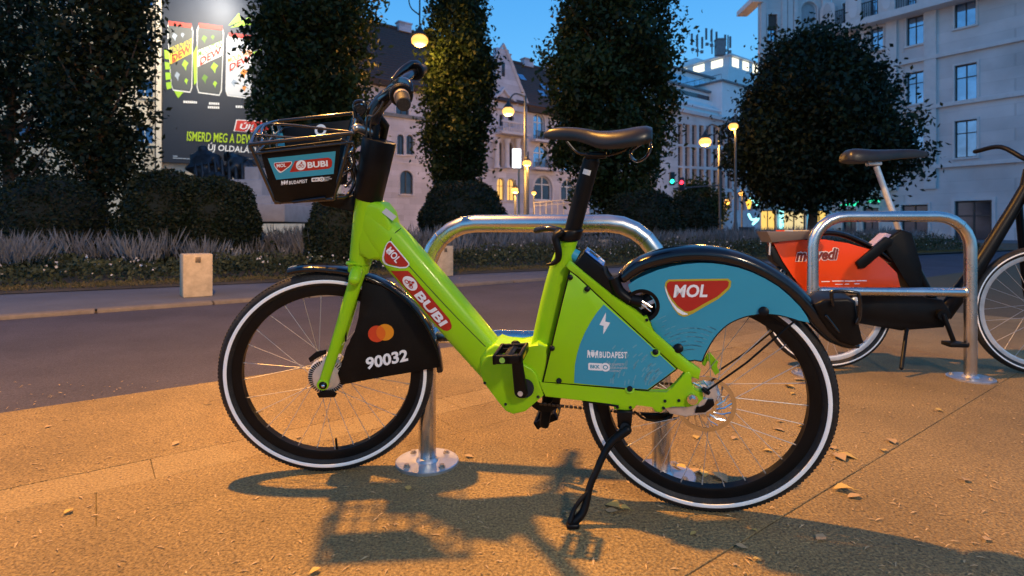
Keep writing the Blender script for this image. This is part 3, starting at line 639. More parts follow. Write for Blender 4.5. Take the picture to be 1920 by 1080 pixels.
# ---- front fender and guard
ff = [(537, 504), (556, 500), (586, 498), (620, 500), (655, 505), (695, 516), (735, 536), (770, 564), (798, 598), (817, 634), (828, 672), (832, 697)]
b = MB(); P = []
for x, y in ff: P.append(FW(x, y, .028))
P = [p-fn*.028 for p in P]
P = cr(P, 5); cen = HUB1
r_ = [.014]*len(P)
b.tube([p+(cen-p).normalized()*.012 for p in P], [.0115]*len(P), 16, n=fn, rb=[.036]*len(P), p=2.6)
b.build('fender', black, bike, 60)['label'] = 'black glossy front fender'
gpn = [(677, 552), (672, 595), (664, 628), (649, 652), (640, 685), (633, 700), (640, 722), (700, 710), (760, 700), (814, 690), (826, 688), (818, 655), (800, 618), (778, 584), (750, 558), (715, 538), (680, 527)]
b = MB(); b.plate(seq(gpn, FW, .040), fn, .0035, .0012); wg = b.build('wheel_guard', black_w, bike, 40); wg['label'] = 'black front wheel guard with number 90032'
b = MB(); b.plate([p-fn*.08 for p in seq(gpn, FW, .040)], fn, .0035, .0012); b.build('wheel_guard', black_w, bike, 40)['label'] = 'plain guard on the far side of the front wheel'
mp = amap(FW(690, 642, .0406), FW(740, 634, .0406), FW(688, 612, .0406), fn)
cm = lambda x, y: FW(x, y, .0408)
b = MB(); b.disc(lambda x, y: FW(x, y, .0406), 706.5, 626, 16.5, 15.5, 36); b.build('red_circle', mc_red, wg, 0)
b = MB(); b.disc(cm, 722, 623, 16.5, 15.5, 36); b.build('amber_circle', mc_yel, wg, 0)
b = MB(); a_ = math.acos(7.9/16.5); A1 = [(706.5+16.5*math.cos(t), 625.5+15.5*math.sin(t)) for t in np.linspace(-a_, a_, 12)]; A2 = [(722-16.5*math.cos(t), 623.5+15.5*math.sin(t)) for t in np.linspace(a_, -a_, 12)]
b.face([FW(x, y, .0410) for x, y in A1+A2[::-1][::-1]]); b.build('overlap', mc_or, wg, 0)
text('90032', amap(FW(687, 694, .0406), FW(765.5, 677, .0406), FW(685, 671, .0406), fn), white, wg, .035)
# ---- saddle
sec = []
prof = [(1019, 250, 258, .012), (1030, 241, 265, .022), (1052, 238, 267, .027), (1080, 238.5, 268, .031), (1105, 241, 276, .040), (1122, 244, 284, .056), (1145, 244, 286, .072), (1170, 241, 284, .080), (1195, 236.5, 280, .080), (1214, 235, 275, .074), (1225, 240, 268, .058)]
b = MB(); rings = []
XS = np.array([q[0] for q in prof], float)
for x in np.linspace(1019, 1225, 34):
    yt, yb, w = (np.interp(x, XS, [q[k] for q in prof]) for k in (1, 2, 3))
    top = B(x, yt, 0); h = (B(x, yt, 0)-B(x, yb, 0)).length*.92; ring = []
    dip = .004*math.exp(-((x-1150)/45)**2)
    for j in range(25):
        a = math.pi*(j/24-.5); sx = math.sin(a); cz = math.cos(a)
        lat = w*math.copysign(abs(sx)**.75, sx)
        drop = h*(1-abs(cz)**.62)*1.0
        ring.append(top+bn*lat-bu*(drop+dip*math.exp(-(lat/.02)**2)))
    for j in range(1, 10):
        k = 1-2*j/10; ring.append(top+bn*w*.93*(k)-bu*(h*(.92 if abs(k) > .6 else .72)))
    rings.append([b.bm.verts.new(p) for p in ring])
for i in range(len(rings)-1):
    n_ = len(rings[i])
    for j in range(n_): b.bm.faces.new((rings[i][j], rings[i][(j+1) % n_], rings[i+1][(j+1) % n_], rings[i+1][j]))
b.bm.faces.new(rings[0][::-1]); b.bm.faces.new(rings[-1])
bmesh.ops.smooth_vert(b.bm, verts=b.bm.verts, factor=.5, use_axis_x=True, use_axis_y=True, use_axis_z=True); bmesh.ops.smooth_vert(b.bm, verts=b.bm.verts, factor=.5, use_axis_x=True, use_axis_y=True, use_axis_z=True)
sad = b.build('saddle', leather, bike, 70)
b = MB()
for sg in (.022, -.022): b.tube(cr([B(1062, 264, sg), B(1080, 284, sg), B(1098, 290, sg), B(1135, 292, sg), B(1165, 284, sg), B(1190, 270, sg)], 5), .0035, 8)
b.build('saddle_rails', black, sad)
b = MB(); b.tube(cr([B(1182, 290, .03), B(1194, 303, .03), B(1212, 293, .03), B(1220, 274, .03), B(1214, 264, .03), B(1190, 278, .03)], 5, True), .0042, 8, closed=True, n=bn, rb=.030); b.build('saddle_handle', black, sad, 60)
b = MB(); b.tube([B(1109, 300), B(1071, 442)], .0228, 24); b.tube([B(1113, 288), B(1108, 303)], [.017, .0228], 20); b.box(B(1118, 291), (.055, .05, .018), (bd, bn, bu), .004); sp = b.build('seat_post', black_m, bike, 45)
sc_ = B(1098, 325, .02); pd_ = (B(1109, 300)-B(1071, 442)).normalized(); px_ = bn.cross(pd_)
b = MB()
for i in range(4):
    a0, a1 = -.35+i*.23, -.12+i*.23; q = lambda a, h: B(1103, 323)+(bn*math.cos(a)-px_*math.sin(a)*-1)*.0232+pd_*h
    b.face([q(a0, -.006), q(a1, -.006), q(a1, .008), q(a0, .008)])
b.build('height_sticker', pale_label, sp, 0)
cl = B(1069, 440); b = MB(); b.ring(cl, bd, bn, pd_, [(.021, -.014), (.0315, -.014), (.033, -.010), (.033, .012), (.030, .016), (.023, .017)], 32)
b.box(cl-bd*.036+bn*.004, (.022, .040, .026), (bd, bn, pd_), .004); b.build('seat_clamp', black_m, bike, 40)
b = MB(); b.tube(cr([B(1052, 436, .03), B(1042, 446, .035), B(1047, 470, .04), B(1046, 486, .04), B(1036, 494, .042), B(1026, 496, .044)], 5), cr1([.010, .011, .010, .009, .006, .004], 5), 10, n=bn, rb=cr1([.012, .012, .010, .009, .007, .005], 5), round_ends=True); b.build('quick_release_lever', black_m, bike, 60)
b = MB(); b.tube(cr([B(1050, 432, -.02), B(1028, 428, -.03), B(1006, 432, -.04)], 4), .009, 10, n=bn, rb=.012, round_ends=True); b.build('release_cam', black, bike, 60)
# ---- lock console
cs_ = [(1077, 497), (1095, 473), (1132, 502), (1135, 521), (1150, 543), (1188, 580), (1176, 578), (1148, 556), (1110, 526)]
b = MB(); b.plate(seq(cs_, B, .040), bn, .080, .005, 2); con = b.build('lock_console', black_m, bike, 45)
ct = [B(1095.5, 471.5, .0355), B(1131.5, 500, .0355), B(1131.5, 500, .0355)-bn*.071, B(1095.5, 471.5, .0355)-bn*.071]
cmn = amap(ct[0], ct[1], ct[3]); cnn = (ct[1]-ct[0]).cross(ct[3]-ct[0]).normalized(); sgn = 1 if cnn.z > 0 else -1
cl_ = lambda x, y, e=0: ct[0]+(ct[1]-ct[0])*x+(ct[3]-ct[0])*y+cnn*sgn*(e+.0012)
def lay(name, L, mat, e): b = MB(); b.face([cl_(x, y, e) for x, y in L]); b.build(name, mat, con, 0)
lay('console_face', [(.02, .06), (.06, .02), (.96, .02), (.99, .06), (.99, .94), (.95, .98), (.05, .98), (.02, .94)], screen_m, 0)
lay('display', [(.20, .50), (.64, .50), (.64, .74), (.20, .74)], black, .0006)
b = MB(); b.tube([cl_(.20, .5, .0008), cl_(.64, .5, .0008), cl_(.64, .74, .0008), cl_(.20, .74, .0008)], .001, 6, closed=True); b.build('display_bezel', black_m, con)
lay('console_print', [(.76, .66), (.95, .66), (.95, .80), (.76, .80)], white, .0006)
lay('console_print', [(.52, .86), (.72, .86), (.72, .93), (.52, .93)], white, .0006)
lay('console_print', [(.10, .12), (.22, .12), (.22, .30), (.10, .30)], pale_label, .0006)
for i in range(4): lay('console_print', [(.70+.05*i, .1), (.73+.05*i, .1), (.73+.05*i, .36), (.70+.05*i, .36)], grey_label, .0006)
b = MB(); b.tube([B(1064, 472, 0), B(1083, 482, 0)], .018, 18); b.build('console_collar', blue, con, 50)
b = MB(); lc = B(1204, 571, .030); b.ring(lc, bd, bu, bn, [(.034, -.012), (.046, -.012), (.048, -.006), (.048, .010), (.044, .014), (.036, .012)], 40); b.tube(cr([B(1150, 520, .03), B(1160, 545, .03), B(1180, 562, .03)], 5), .016, 12, n=bn, rb=.02); b.tube([B(1184, 562, .034), B(1204, 566, .036)], .016, 12); b.plate(seq([(1182, 556), (1206, 590), (1216, 594), (1196, 600), (1180, 580)], B, .036), bn, .012, .002); lk = b.build('ring_lock', black_m, bike, 45)
b = MB(); b.tube([B(1196, 560, .04), B(1222, 576, .04)], .0032, 8); b.tube([B(1198, 566, .038), B(1220, 584, .038)], .0022, 8); b.build('lock_bolt', chrome, lk)
# ---- rear fender, guard, tail
outer = [(1163, 513), (1178, 498), (1200, 484), (1240, 471), (1285, 464.5), (1335, 465), (1385, 474), (1435, 494), (1485, 525), (1520, 557), (1550, 590), (1578, 622), (1600, 640), (1614, 646)]
b = MB(); P = [B(x, y, .03)-bn*.03 for x, y in outer]; P = cr(P, 5); hw = cr1([.016, .019, .021, .022, .022, .022, .022, .022, .022, .023, .024, .022, .016, .008], 5)
cen = HUB2
b.tube([p+(cen-p).normalized()*(h) for p, h in zip(P, hw)], hw, 18, n=bn, rb=[.040]*len(P), p=2.5, round_ends=True); b.build('fender', black, bike, 60)['label'] = 'black glossy rear fender ending in a mud flap'
gtop = [(235, 188), (265, 168), (300, 152), (350, 132), (400, 119), (450, 111), (500, 107), (550, 108), (600, 114), (650, 125), (700, 142), (750, 166), (800, 196), (840, 230), (880, 270), (905, 305), (917, 332)]
gbot = [(868, 320), (820, 306), (785, 300), (750, 298), (715, 300), (680, 306), (645, 318), (610, 336), (580, 362), (555, 392), (535, 425), (520, 455), (512, 474), (485, 470), (460, 472), (430, 444), (385, 408), (340, 372), (325, 345), (318, 318)]
gcut = [(330, 310), (341, 285), (340, 262), (332, 242), (315, 222), (292, 212), (268, 212), (250, 220), (240, 205)]
GP = [(1060+.5*x, 440+.5*y) for x, y in gtop+gbot+gcut]
b = MB(); b.plate(seq(GP, B, .042), bn, .0035, .0012); rg = b.build('wheel_guard', blue, bike, 40); rg['label'] = 'blue rear wheel guard with red badge'
b = MB(); b.plate([p-bn*.084 for p in seq(GP, B, .042)], bn, .0035, .0012); b.build('wheel_guard', blue, bike, 40)['label'] = 'guard on the far side of the rear wheel'
edge = [(1060+.5*x, 440+.5*y) for x, y in gbot[0:17]]
b = MB(); b.tube(cr(seq(edge, B, .0405), 4), .0022, 6); b.build('guard_trim', black_m, rg)
badge(amap(B(1246, 594, .0424), B(1370, 594, .0424), B(1246, 524, .0424), bn), rg)
b = MB(); random.seed(5)
for i in range(420):
    rr0 = 45+8*int(random.uniform(0, 17)); a = random.uniform(.9, 2.35); x, y = 1296+rr0*math.cos(a)*1.05, 700-rr0*math.sin(a)
    if not (x > 1236+max(0, (600-y))*.0 and x < 1345 and y < 660 and y > 585+abs(x-1300)*.1): continue
    if math.hypot(x-1445, y-735) < 158 or (x-1224)*.88+615 < y or (1246 < x < 1372 and y < 612): continue
    lx, ly = math.sin(a)*4.2, math.cos(a)*4.0
    b.face([B(x-lx, y-ly-.8, .0425), B(x+lx, y+ly-.8, .0425), B(x+lx, y+ly+.8, .0425), B(x-lx, y-ly+.8, .0425)])
b.build('ripple_print', blue_dot, rg, 0, recalc=False)
for x, y, r in ((1432, 584, .0125), (1272, 653, .0125)):
    b = MB(); b.tube([B(x, y, .040), B(x, y, .050), B(x, y, .052)], [r, r, r*.75], 20); b.build('guard_knob', black_m, rg, 40)
b = MB(); tl = [(1528, 572), (1545, 562), (1590, 560), (1606, 566), (1608, 600), (1614, 625), (1622, 644), (1600, 652), (1574, 642), (1552, 620), (1536, 596)]
b.plate(seq(tl, B, .045), bn, .09, .008, 3); tb = b.build('tail_block', black_m, bike, 50)
b = MB(); b.tube(cr([B(1572, 622, .046), B(1560, 606, .0465), B(1549, 592, .0465)], 4), .0035, 8, round_ends=True); b.build('tail_rib', black, tb)
for k, off in ((0, .052), (1, -.03)):
    b = MB(); b.tube(cr([B(1562, 572, off), B(1559, 552, off), B(1566, 546, off), B(1600, 548, off), B(1611, 555, off), B(1612, 590, off), B(1606, 606, off)], 5), .0045, 10, round_ends=True); b.build('guard_hoop', black, tb, 60)
b = MB(); b.sphere(B(1604, 565, .02), .011, 14, 8); b.build('tail_lens', M('clear_lens', (.25, .32, .42), .1, coat=1), tb, 60)
# ---- cranks, pedals, chain, kickstand
bbc = B(977, 737, .0)
c0, c1_ = B(977, 735, .088), B(967, 648, .098)
def crank(p0, p1, n):
    b = MB(); b.tube(cr([p0, (p0+p1)*.5+n*.004, p1], 5), cr1([.0195, .0165, .0150], 5), 16, n=n, rb=cr1([.0095, .0085, .0085], 5), p=3, round_ends=True); return b
b = crank(c0, c1_, bn); cn1 = b.build('crank', black_m, bike, 60)
b = MB(); q = c0+bn*.0095; b.tube([q, q+bn*.0025], .0075, 16); b.build('crank_bolt', alu, cn1, 30)
b = MB(); b.tube([B(984, 728, .055), B(984, 728, .075)], .026, 24); b.build('bottom_bracket', black_m, bike, 40)
def pedal(c, a, up, n, name='pedal'):
    """platform pedal: c centre, a fore-aft axis, n spindle axis"""
    b = MB(); w, l, h = .078, .094, .026
    for sg in (1, -1):
        b.box(c+a*sg*(w/2-.005), (.010, l, h), (a, n, up), .003); b.box(c+n*sg*(l/2-.005), (w, .010, h*.9), (a, n, up), .003)
    b.tube([c-n*l/2, c+n*l/2], .009, 12)
    b.box(c+a*.0, (.026, l-.02, .014), (a, n, up), .003)
    for k in (-.022, .022): b.box(c+n*k, (w-.012, .006, .012), (a, n, up))
    p_ = b.build(name, black_m, bike, 40)
    b = MB(); b.box(c+a*(w/2+.0008)+n*.012, (.0016, .03, .010), (a, n, up)); b.box(c-a*(w/2+.0008)+n*.012, (.0016, .03, .010), (a, n, up)); b.build('pedal_reflector', M('amber_reflector', (.55, .33, .02), .25), p_, 0)
    return p_
pa = (bd*.995+bu*.08).normalized(); pu = bn.cross(pa)*-1
pc = c1_+bn*.058; pd1 = pedal(pc, pa, bu, bn)
b = MB(); q = pc+bn*.0475-pa*.012; b.tube([q, q+bn*.0016], .0075, 14); b.build('pedal_disc', M('green_dot', (.25, .5, .08), .4), pd1)
far0, far1 = B(1030, 728, -.085), B(1021, 795, -.088)
cn2 = crank(far0, far1, bn).build('crank', black_m, bike, 60)
pedal(far1-bn*.062+bd*.0, (bd*.86+bu*.5).normalized(), (bu*.86-bd*.5).normalized(), bn)
b = MB(); b.ring(B(1020, 742, -.05), bd, bu, bn, [(.03, -.003), (.052, -.003), (.052, .003), (.03, .003)], 40); b.build('chainring', black_m, bike, 30)
def chainline(P): 
    P = [V(p) for p in P]; d = []; acc = 0; out = []
    for i in range(len(P)-1):
        L = (P[i+1]-P[i]).length; k = max(1, int(L/.0127))
        for j in range(k): out.append((P[i].lerp(P[i+1], (j+.5)/k), (P[i+1]-P[i]).normalized()))
    return out
b = MB()
for (p, t), i in zip(chainline([B(1010, 757, -.042), B(1100, 766, -.042), B(1200, 776, -.042), B(1270, 785, -.042)])+chainline([B(1020, 700, -.042), B(1150, 712, -.042), B(1290, 722, -.042)]), range(999)):
    b.box(p, (.0105, .006 if i % 2 else .003, .0085), (t, bn, t.cross(bn)), .0015)
chn = b.build('chain', chain_m, bike, 30)
b = MB(); b.plate(seq([(1200, 775), (1240, 780), (1256, 772), (1262, 782), (1244, 792), (1215, 788)], B, -.03), bn, .012, .003); b.tube(cr([B(1190, 772, .03), B(1210, 786, .0), B(1240, 788, -.02), B(1262, 776, -.03)], 5), .0032, 8); b.build('chain_tensioner', black_m, bike, 40)
foot = gp(1076, 988)
kb = B(1168, 772, .056); kp = B(1172, 794, .066)
b = MB(); b.plate(seq([(1156, 772), (1186, 772), (1184, 800), (1180, 812), (1168, 814), (1158, 802)], B, .062), bn, .020, .004); b.tube([B(1172, 802, .060), B(1172, 802, .075)], .013, 18)
k1 = at(1150, 822, (B(1150, 822, .08)).y); k2 = lerp(k1, foot, .42)+V((.012, .0, .0)); 
k3 = lerp(k1, foot, .8)+V((.006, 0, 0))
b.tube(cr([B(1176, 806, .074), B(1150, 826, .084), at(1133, 850, lerp(k1, foot, .2).y), at(1117, 886, lerp(k1, foot, .42).y), at(1106, 912, lerp(k1, foot, .56).y), at(1094, 958, lerp(k1, foot, .82).y), foot+V((0, 0, .014))], 6), cr1([.0125, .012, .0095, .0092, .0092, .011, .012], 6), 14, round_ends=True)
b.tube(cr([at(1107, 916, lerp(k1, foot, .58).y-.004), at(1088, 938, lerp(k1, foot, .7).y-.006), at(1076, 956, lerp(k1, foot, .82).y-.006), foot+V((-.012, -.01, .018))], 5), cr1([.004, .0062, .0062, .0075], 5), 10, round_ends=True)
b.box(foot+V((-.004, -.006, .008)), (.034, .024, .014), bev=.005)
b.build('kickstand', black_m, bike, 60)
b = MB(); b.tube(cr([B(1095, 752, .03), B(1130, 757, .05), B(1160, 762, .058)], 4), .003, 8); b.build('brake_hose', black_m, bike)
# ================================================================== RACKS, BOLLARDS, SECOND BICYCLE
def rack(label, A, C, ztop, zrail, bend=.17):
    t = thing('bike_rack', label, 'bike rack', (A.x, A.y, 0), 'steel hoop bike racks on the pavement')
    d = (C-A).normalized(); nn = V((d.y, -d.x, 0)); r = .0295
    zc = ztop-r
    P = [A+ZD*.01, A+ZD*(zc-bend)]
    for a in (15, 30, 45, 60, 75, 90): P.append(A+d*bend*(1-math.cos(R(a)))+ZD*(zc-bend+bend*math.sin(R(a))))
    for a in (90, 75, 60, 45, 30, 15, 0): P.append(C-d*bend*(1-math.cos(R(a)))+ZD*(zc-bend+bend*math.sin(R(a))))
    P.append(C+ZD*.01)
    b = MB(); b.tube(P, r, 28); hoop = b.build('hoop', steel, t, 60)
    b = MB(); b.tube([A+d*.025+ZD*zrail, C-d*.025+ZD*zrail], .024, 24); b.build('cross_rail', steel, t, 60)
    for q in (A, C):
        b = MB()
        for s in (1, -1):
            b.ring(q+d*0+ZD*zrail, nn, ZD, d*s, [(.022, .026), (.030, .028), (.026, .036), (.0235, .037)], 24) if (q is A) == (s == 1) else None
        b.build('weld_bead', steel, t, 60)
        b = MB(); b.tube([q, q+ZD*.009, q+ZD*.011], [.107, .107, .104], 48); b.ring(q, d, nn, ZD, [(.0295, .011), (.038, .011), (.031, .020), (.0295, .021)], 32); pl = b.build('base_plate', galv, t, 30)
        for k in range(4):
            a = R(38+90*k); c = q+(d*math.cos(a)+nn*math.sin(a))*.082
            b = MB(); b.tube([c+ZD*.011, c+ZD*.014], .0115, 16); b.tube([c+ZD*.013, c+ZD*.021], .0085, 6); b.build('anchor_bolt', M('weathered_bolt', (.42, .36, .30), .45, .9, var=.3, vs=60), pl, 30)
    # fine seams where the bends are welded on
    b = MB()
    for q, s in ((A, 1), (C, -1)):
        a = R(45); c = q+d*s*bend*(1-math.cos(a))+ZD*(zc-bend+bend*math.sin(a)); tg = (d*s*math.sin(a)+ZD*math.cos(a)).normalized()
        b.ring(c, nn, tg.cross(nn), tg, [(r+.0004, -.0012), (r+.0009, 0), (r+.0004, .0012)], 28, closed=False)
    b.build('weld_seam', M('dark_weld', (.30, .29, .28), .4, .9), hoop, 60)
    return t
A1, C1 = gp(801, 868), gp(1240, 892)
rack('stainless steel hoop rack directly behind the lime green bicycle', A1, C1, .845, .435)
A2 = gp(1524, 703); dr2 = V((math.cos(.10), -math.sin(.10), 0)); C2 = A2+dr2*.80
rack('stainless steel hoop rack in front of the red panelled bicycle', A2, C2, .895, .46, .17)
bol_m = M('bollard_stone', (.50, .41, .28), .85, var=.24, vs=11, bump=.35, bs=70, bd=.003)
plaq_m = M('bronze_plaque', (.18, .13, .08), .5, .4, var=.4, vs=60)
BPOS = [((370, 562), None, .513), ((832, None), 9.2, .52), ((1141, None), 14.8, .52), ((1373, None), 19.6, .53)]
BL = ['pale stone block bollard with small plaque, at the left end of the row', 'stone block bollard glimpsed behind the end curve of the steel rack', 'stone block bollard seen just behind the blue lock console', 'stone block bollard beside the dark blue utility box']
for i, ((px, py), Y, h) in enumerate(BPOS):
    p = gp(px, py-6, .022) if Y is None else V(((px-CX)/F*Y, Y, .022))
    t = thing('stone_bollard', BL[i], 'bollard', (p.x, p.y, .022), 'square stone bollards along the far pavement')
    c = V((p.x, p.y, .022)); w = .30
    b = MB(); b.box(c+VD*w*.3+ZD*(h-.022)/2, (w, w, h-.022), (UD, VD, ZD), .012); b.build('block', bol_m, t, 40)
    b = MB(); b.box(c+VD*w*.3-VD*(w/2+.003)+UD*.0+ZD*(h-.022-.065), (.055, .008, .06), (UD, VD, ZD), .002); b.build('plaque', plaq_m, t, 40)
# ---- second bicycle (red panel), partly behind the rack
RY = .13; rd = V((math.cos(RY), -math.sin(RY), 0)); rn = V((-math.sin(RY), -math.cos(RY), 0))
rc0 = gp(1549, 690); RW = .352
RH = rc0+ZD*RW; rb_p = Plane(RH, rn)
rbk = thing('bicycle', 'black rental bicycle with orange red rear panel, parked behind the second rack', 'bicycle', (rc0.x, rc0.y, 0))
def Q(x, y, o=0): return rb_p(x, y, o)
def simple_wheel(c, label):
    b = MB(); tr = .024; b.ring(c, rd, ZD, rn, [(RW-tr+tr*math.cos(2*math.pi*i/14), tr*math.sin(2*math.pi*i/14)) for i in range(14)], 96); w = b.build('wheel', rubber, rbk, 60); w['label'] = label
    b = MB(); b.ring(c, rd, ZD, rn, [(.284, .011), (.290, .013), (.312, .012), (.312, -.012), (.290, -.013), (.284, -.011)], 80); b.build('rim', alu, w, 30)
    b = MB(); b.ring(c, rd, ZD, rn, [(.325, .0243), (.329, .0246), (.332, .0243), (.332, .022), (.325, .022)], 96); b.build('reflective_strip', reflect, w, 60)
    b = MB(); b.cyl(c-rn*.05, c+rn*.05, .03, seg=20); b.build('hub', alu, w, 30)
    me = None
    for i in range(28):
        th = 2*math.pi*i/28; sg = 1 if i % 2 else -1
        if i < 2:
            p0 = c+ZD*.028*sg*1+rd*.01+rn*.03*sg; p1 = c+rd*.285
            b = MB(); b.tube([p0, p1], .0012, 5); o = b.build('spoke', spoke_m, w, 50); me = me or {}; me[sg] = o.data
        else: o = link('spoke', me[sg], None, w)
        cl = c-ORI[w.name]; o.matrix_local = Matrix.Translation(cl) @ Matrix.Rotation(th, 4, rn) @ Matrix.Translation(-cl)
    return w
simple_wheel(RH, 'rear wheel below the orange red panel'); FH = RH+rd*1.10; simple_wheel(FH, 'front wheel')
b = MB(); b.plate([Q(x, y, .055) for x, y in ((1450, 456), (1470, 452), (1500, 450), (1545, 449), (1590, 456), (1632, 468), (1660, 490), (1682, 512), (1690, 546), (1510, 546), (1488, 520), (1468, 490))], rn, .004, .0015); rp = b.build('side_panel', orange_red, rbk, 40)
b = MB(); b.plate([Q(x, y, .055)-rn*.11 for x, y in ((1450, 456), (1500, 450), (1545, 449), (1590, 456), (1632, 468), (1660, 490), (1682, 512), (1690, 546), (1510, 546), (1488, 520), (1468, 490))], rn, .004, .0015); b.build('side_panel', orange_red, rbk, 40)
script_m = M('dark_red_script', (.16, .02, .01), .5)
for mt, bo, e in ((white, .105, .0006), (script_m, .045, .0012)):
    k = (.105-bo)*.0
    def sm(x, y, q=0, e=e, bo=bo): return amap(Q(1491, 491, .0552), Q(1573, 488, .0552), Q(1491, 467, .0552), rn)((x*(1-(.105-bo)*.35)+(.105-bo)*.175), (y*(1-(.105-bo)*1.2)+(.105-bo)*.6), e+q)
    text('molvedi', sm, mt, rp, bo, .25)
b = MB()
for x0, x1, y in ((1540, 1556, 528), (1560, 1582, 527), (1584, 1604, 527), (1606, 1625, 526.5)): b.face([Q(x0, y+.8, .0556), Q(x1, y+.6, .0556), Q(x1, y-1, .0556), Q(x0, y-.8, .0556)])
for x0, x1, y in ((1566, 1580, 533), (1584, 1592, 532.6), (1602, 1612, 532)): b.face([Q(x0, y+.7, .0556), Q(x1, y+.6, .0556), Q(x1, y-.6, .0556), Q(x0, y-.6, .0556)])
b.build('small_print', white, rp, 0)
b = MB(); P = [Q(x, y) for x, y in ((1466, 520), (1480, 480), (1505, 452), (1540, 437), (1575, 439), (1610, 452), (1640, 468), (1668, 488))]; b.tube(cr(P, 5), .017, 14, n=rn, rb=.040, round_ends=True); b.build('fender', black, rbk, 60)
grey_tray = M('grey_tray', (.11, .092, .085), .5, var=.1, vs=9)
b = MB(); b.plate([Q(x, y, .09) for x, y in ((1438, 434), (1525, 433), (1520, 448), (1448, 455))], rn, .20, .006); tr_ = b.build('rear_tray', grey_tray, rbk, 40)
for x0, x1, m in ((1458, 1468, orange_red), (1470, 1484, pale_label), (1487, 1499, M('cream_tag', (.6, .5, .32), .5)), (1502, 1514, M('cream_tag', (.6, .5, .32), .5))):
    b = MB(); b.box((Q(x0, 434, .05)+Q(x1, 434, .05))*.5+ZD*.004, ((Q(x1, 434)-Q(x0, 434)).length, .05, .008), (rd, rn, ZD)); b.build('tray_tag', m, tr_, 0)
b = MB(); b.tube([Q(1444, 455, .05), Q(1443, 478, .05)], .005, 8); b.build('tray_stay', alu, rbk)
b = MB(); b.plate([Q(x, y, .045) for x, y in ((1443, 462), (1452, 462), (1490, 520), (1500, 548), (1478, 512), (1450, 490))], rn, .09, .003); b.build('mud_guard', black_m, rbk, 40)
b = MB(); b.plate([Q(x, y, .060) for x, y in ((1520, 556), (1700, 553), (1768, 562), (1786, 590), (1770, 614), (1690, 620), (1620, 608), (1560, 600), (1530, 580))], rn, .05, .006); b.build('chain_case', black_m, rbk, 45)
b = MB(); b.plate([Q(x, y, .075) for x, y in ((1606, 492), (1614, 485), (1662, 444), (1676, 450), (1672, 460), (1622, 503), (1612, 504))], rn, .03, .004); b.build('cable_lock', black_m, rbk, 45)
b = MB(); b.plate([Q(x, y, .05) for x, y in ((1636, 461), (1662, 437), (1672, 440), (1648, 466))], rn, .08, .003); b.build('lock_face', M('lilac_label', (.35, .32, .55), .4), rbk, 40)
b = MB(); b.plate([Q(x, y, .05) for x, y in ((1664, 448), (1690, 430), (1712, 436), (1728, 500), (1734, 560), (1718, 558), (1693, 519), (1657, 462))], rn, .10, .012, 3); b.build('main_frame', black_m, rbk, 45)
b = MB(); b.tube(cr([Q(1698, 462), Q(1728, 525), Q(1766, 592)], 5), .024, 18); b.build('seat_tube', black_m, rbk, 60)
b = MB(); fpx = [Q(1768, 590), Q(1820, 520), Q(1895, 400), Q(1922, 352)]; b.tube(cr(fpx, 5), cr1([.045, .04, .032, .028], 5), 18, n=rn, rb=cr1([.03, .03, .028, .026], 5)); b.tube([Q(1918, 372), Q(1930, 318)], .026, 16); b.build('down_tube', black_m, rbk, 60)
b = MB(); b.tube([Q(1643, 312), Q(1700, 470)], .0155, 18); rsp = b.build('seat_post', alu, rbk, 50)
b = MB(); b.box(Q(1638, 307), (.07, .045, .022), (rd, rn, ZD), .004); b.build('seat_clamp', alu, rbk, 40)
prof2 = [(1581, 288, 302, .060), (1588, 280, 305, .076), (1604, 279, 307, .080), (1630, 281, 306, .074), (1655, 281, 303, .056), (1685, 280, 299, .036), (1715, 280, 297, .026), (1738, 284, 295, .016)]
b = MB(); rings = []; X2 = [q[0] for q in prof2]
for x in np.linspace(1581, 1738, 22):
    yt, yb, w = (np.interp(x, X2, [q[k] for q in prof2]) for k in (1, 2, 3)); top = Q(x, yt); h = (Q(x, yt)-Q(x, yb)).length; ring = []
    for j in range(17):
        a = math.pi*(j/16-.5); ring.append(top+rn*w*math.copysign(abs(math.sin(a))**.75, math.sin(a))-ZD*h*(1-abs(math.cos(a))**.62))
    for j in range(1, 6): ring.append(top+rn*w*.9*(1-2*j/6)-ZD*h*.85)
    rings.append([b.bm.verts.new(p) for p in ring])
for i in range(len(rings)-1):
    n_ = len(rings[i])
    for j in range(n_): b.bm.faces.new((rings[i][j], rings[i][(j+1) % n_], rings[i+1][(j+1) % n_], rings[i+1][j]))
b.bm.faces.new(rings[0][::-1]); b.bm.faces.new(rings[-1]); bmesh.ops.smooth_vert(b.bm, verts=b.bm.verts, factor=.5, use_axis_x=True, use_axis_y=True, use_axis_z=True); b.build('saddle', leather, rbk, 70)
for s in (.055, -.055):
    b = MB(); b.tube(cr([Q(1918, 374)+rn*s*.6, FH+rn*s+ZD*.12+rd*-.03, FH+rn*s], 5), cr1([.018, .016, .012], 5), 12, round_ends=True); b.build('fork_leg', black_m, rbk, 60)
b = MB(); b.tube(cr([Q(1900, 270)+rn*.30, Q(1915, 268)+rn*.15, Q(1932, 300), Q(1915, 268)-rn*.15, Q(1900, 270)-rn*.30], 5), .013, 12, round_ends=True); b.tube([Q(1932, 318), Q(1932, 298)], .014, 12); b.build('handlebar', black_m, rbk, 60)
b = MB(); cc = Q(1765, 590, .07); b.tube([cc, cc+rn*.02], .03, 20); b.tube([cc+rn*.02, Q(1790, 645, .10)], .012, 10, round_ends=True); b.box(Q(1790, 645, .14), (.09, .08, .022), (rd, rn, ZD), .004); b.build('crank', black_m, rbk, 45)
b = MB(); b.tube([Q(1700, 618, .06), Q(1690, 690, .16)], .010, 10, round_ends=True); b.build('kickstand', black_m, rbk, 45)
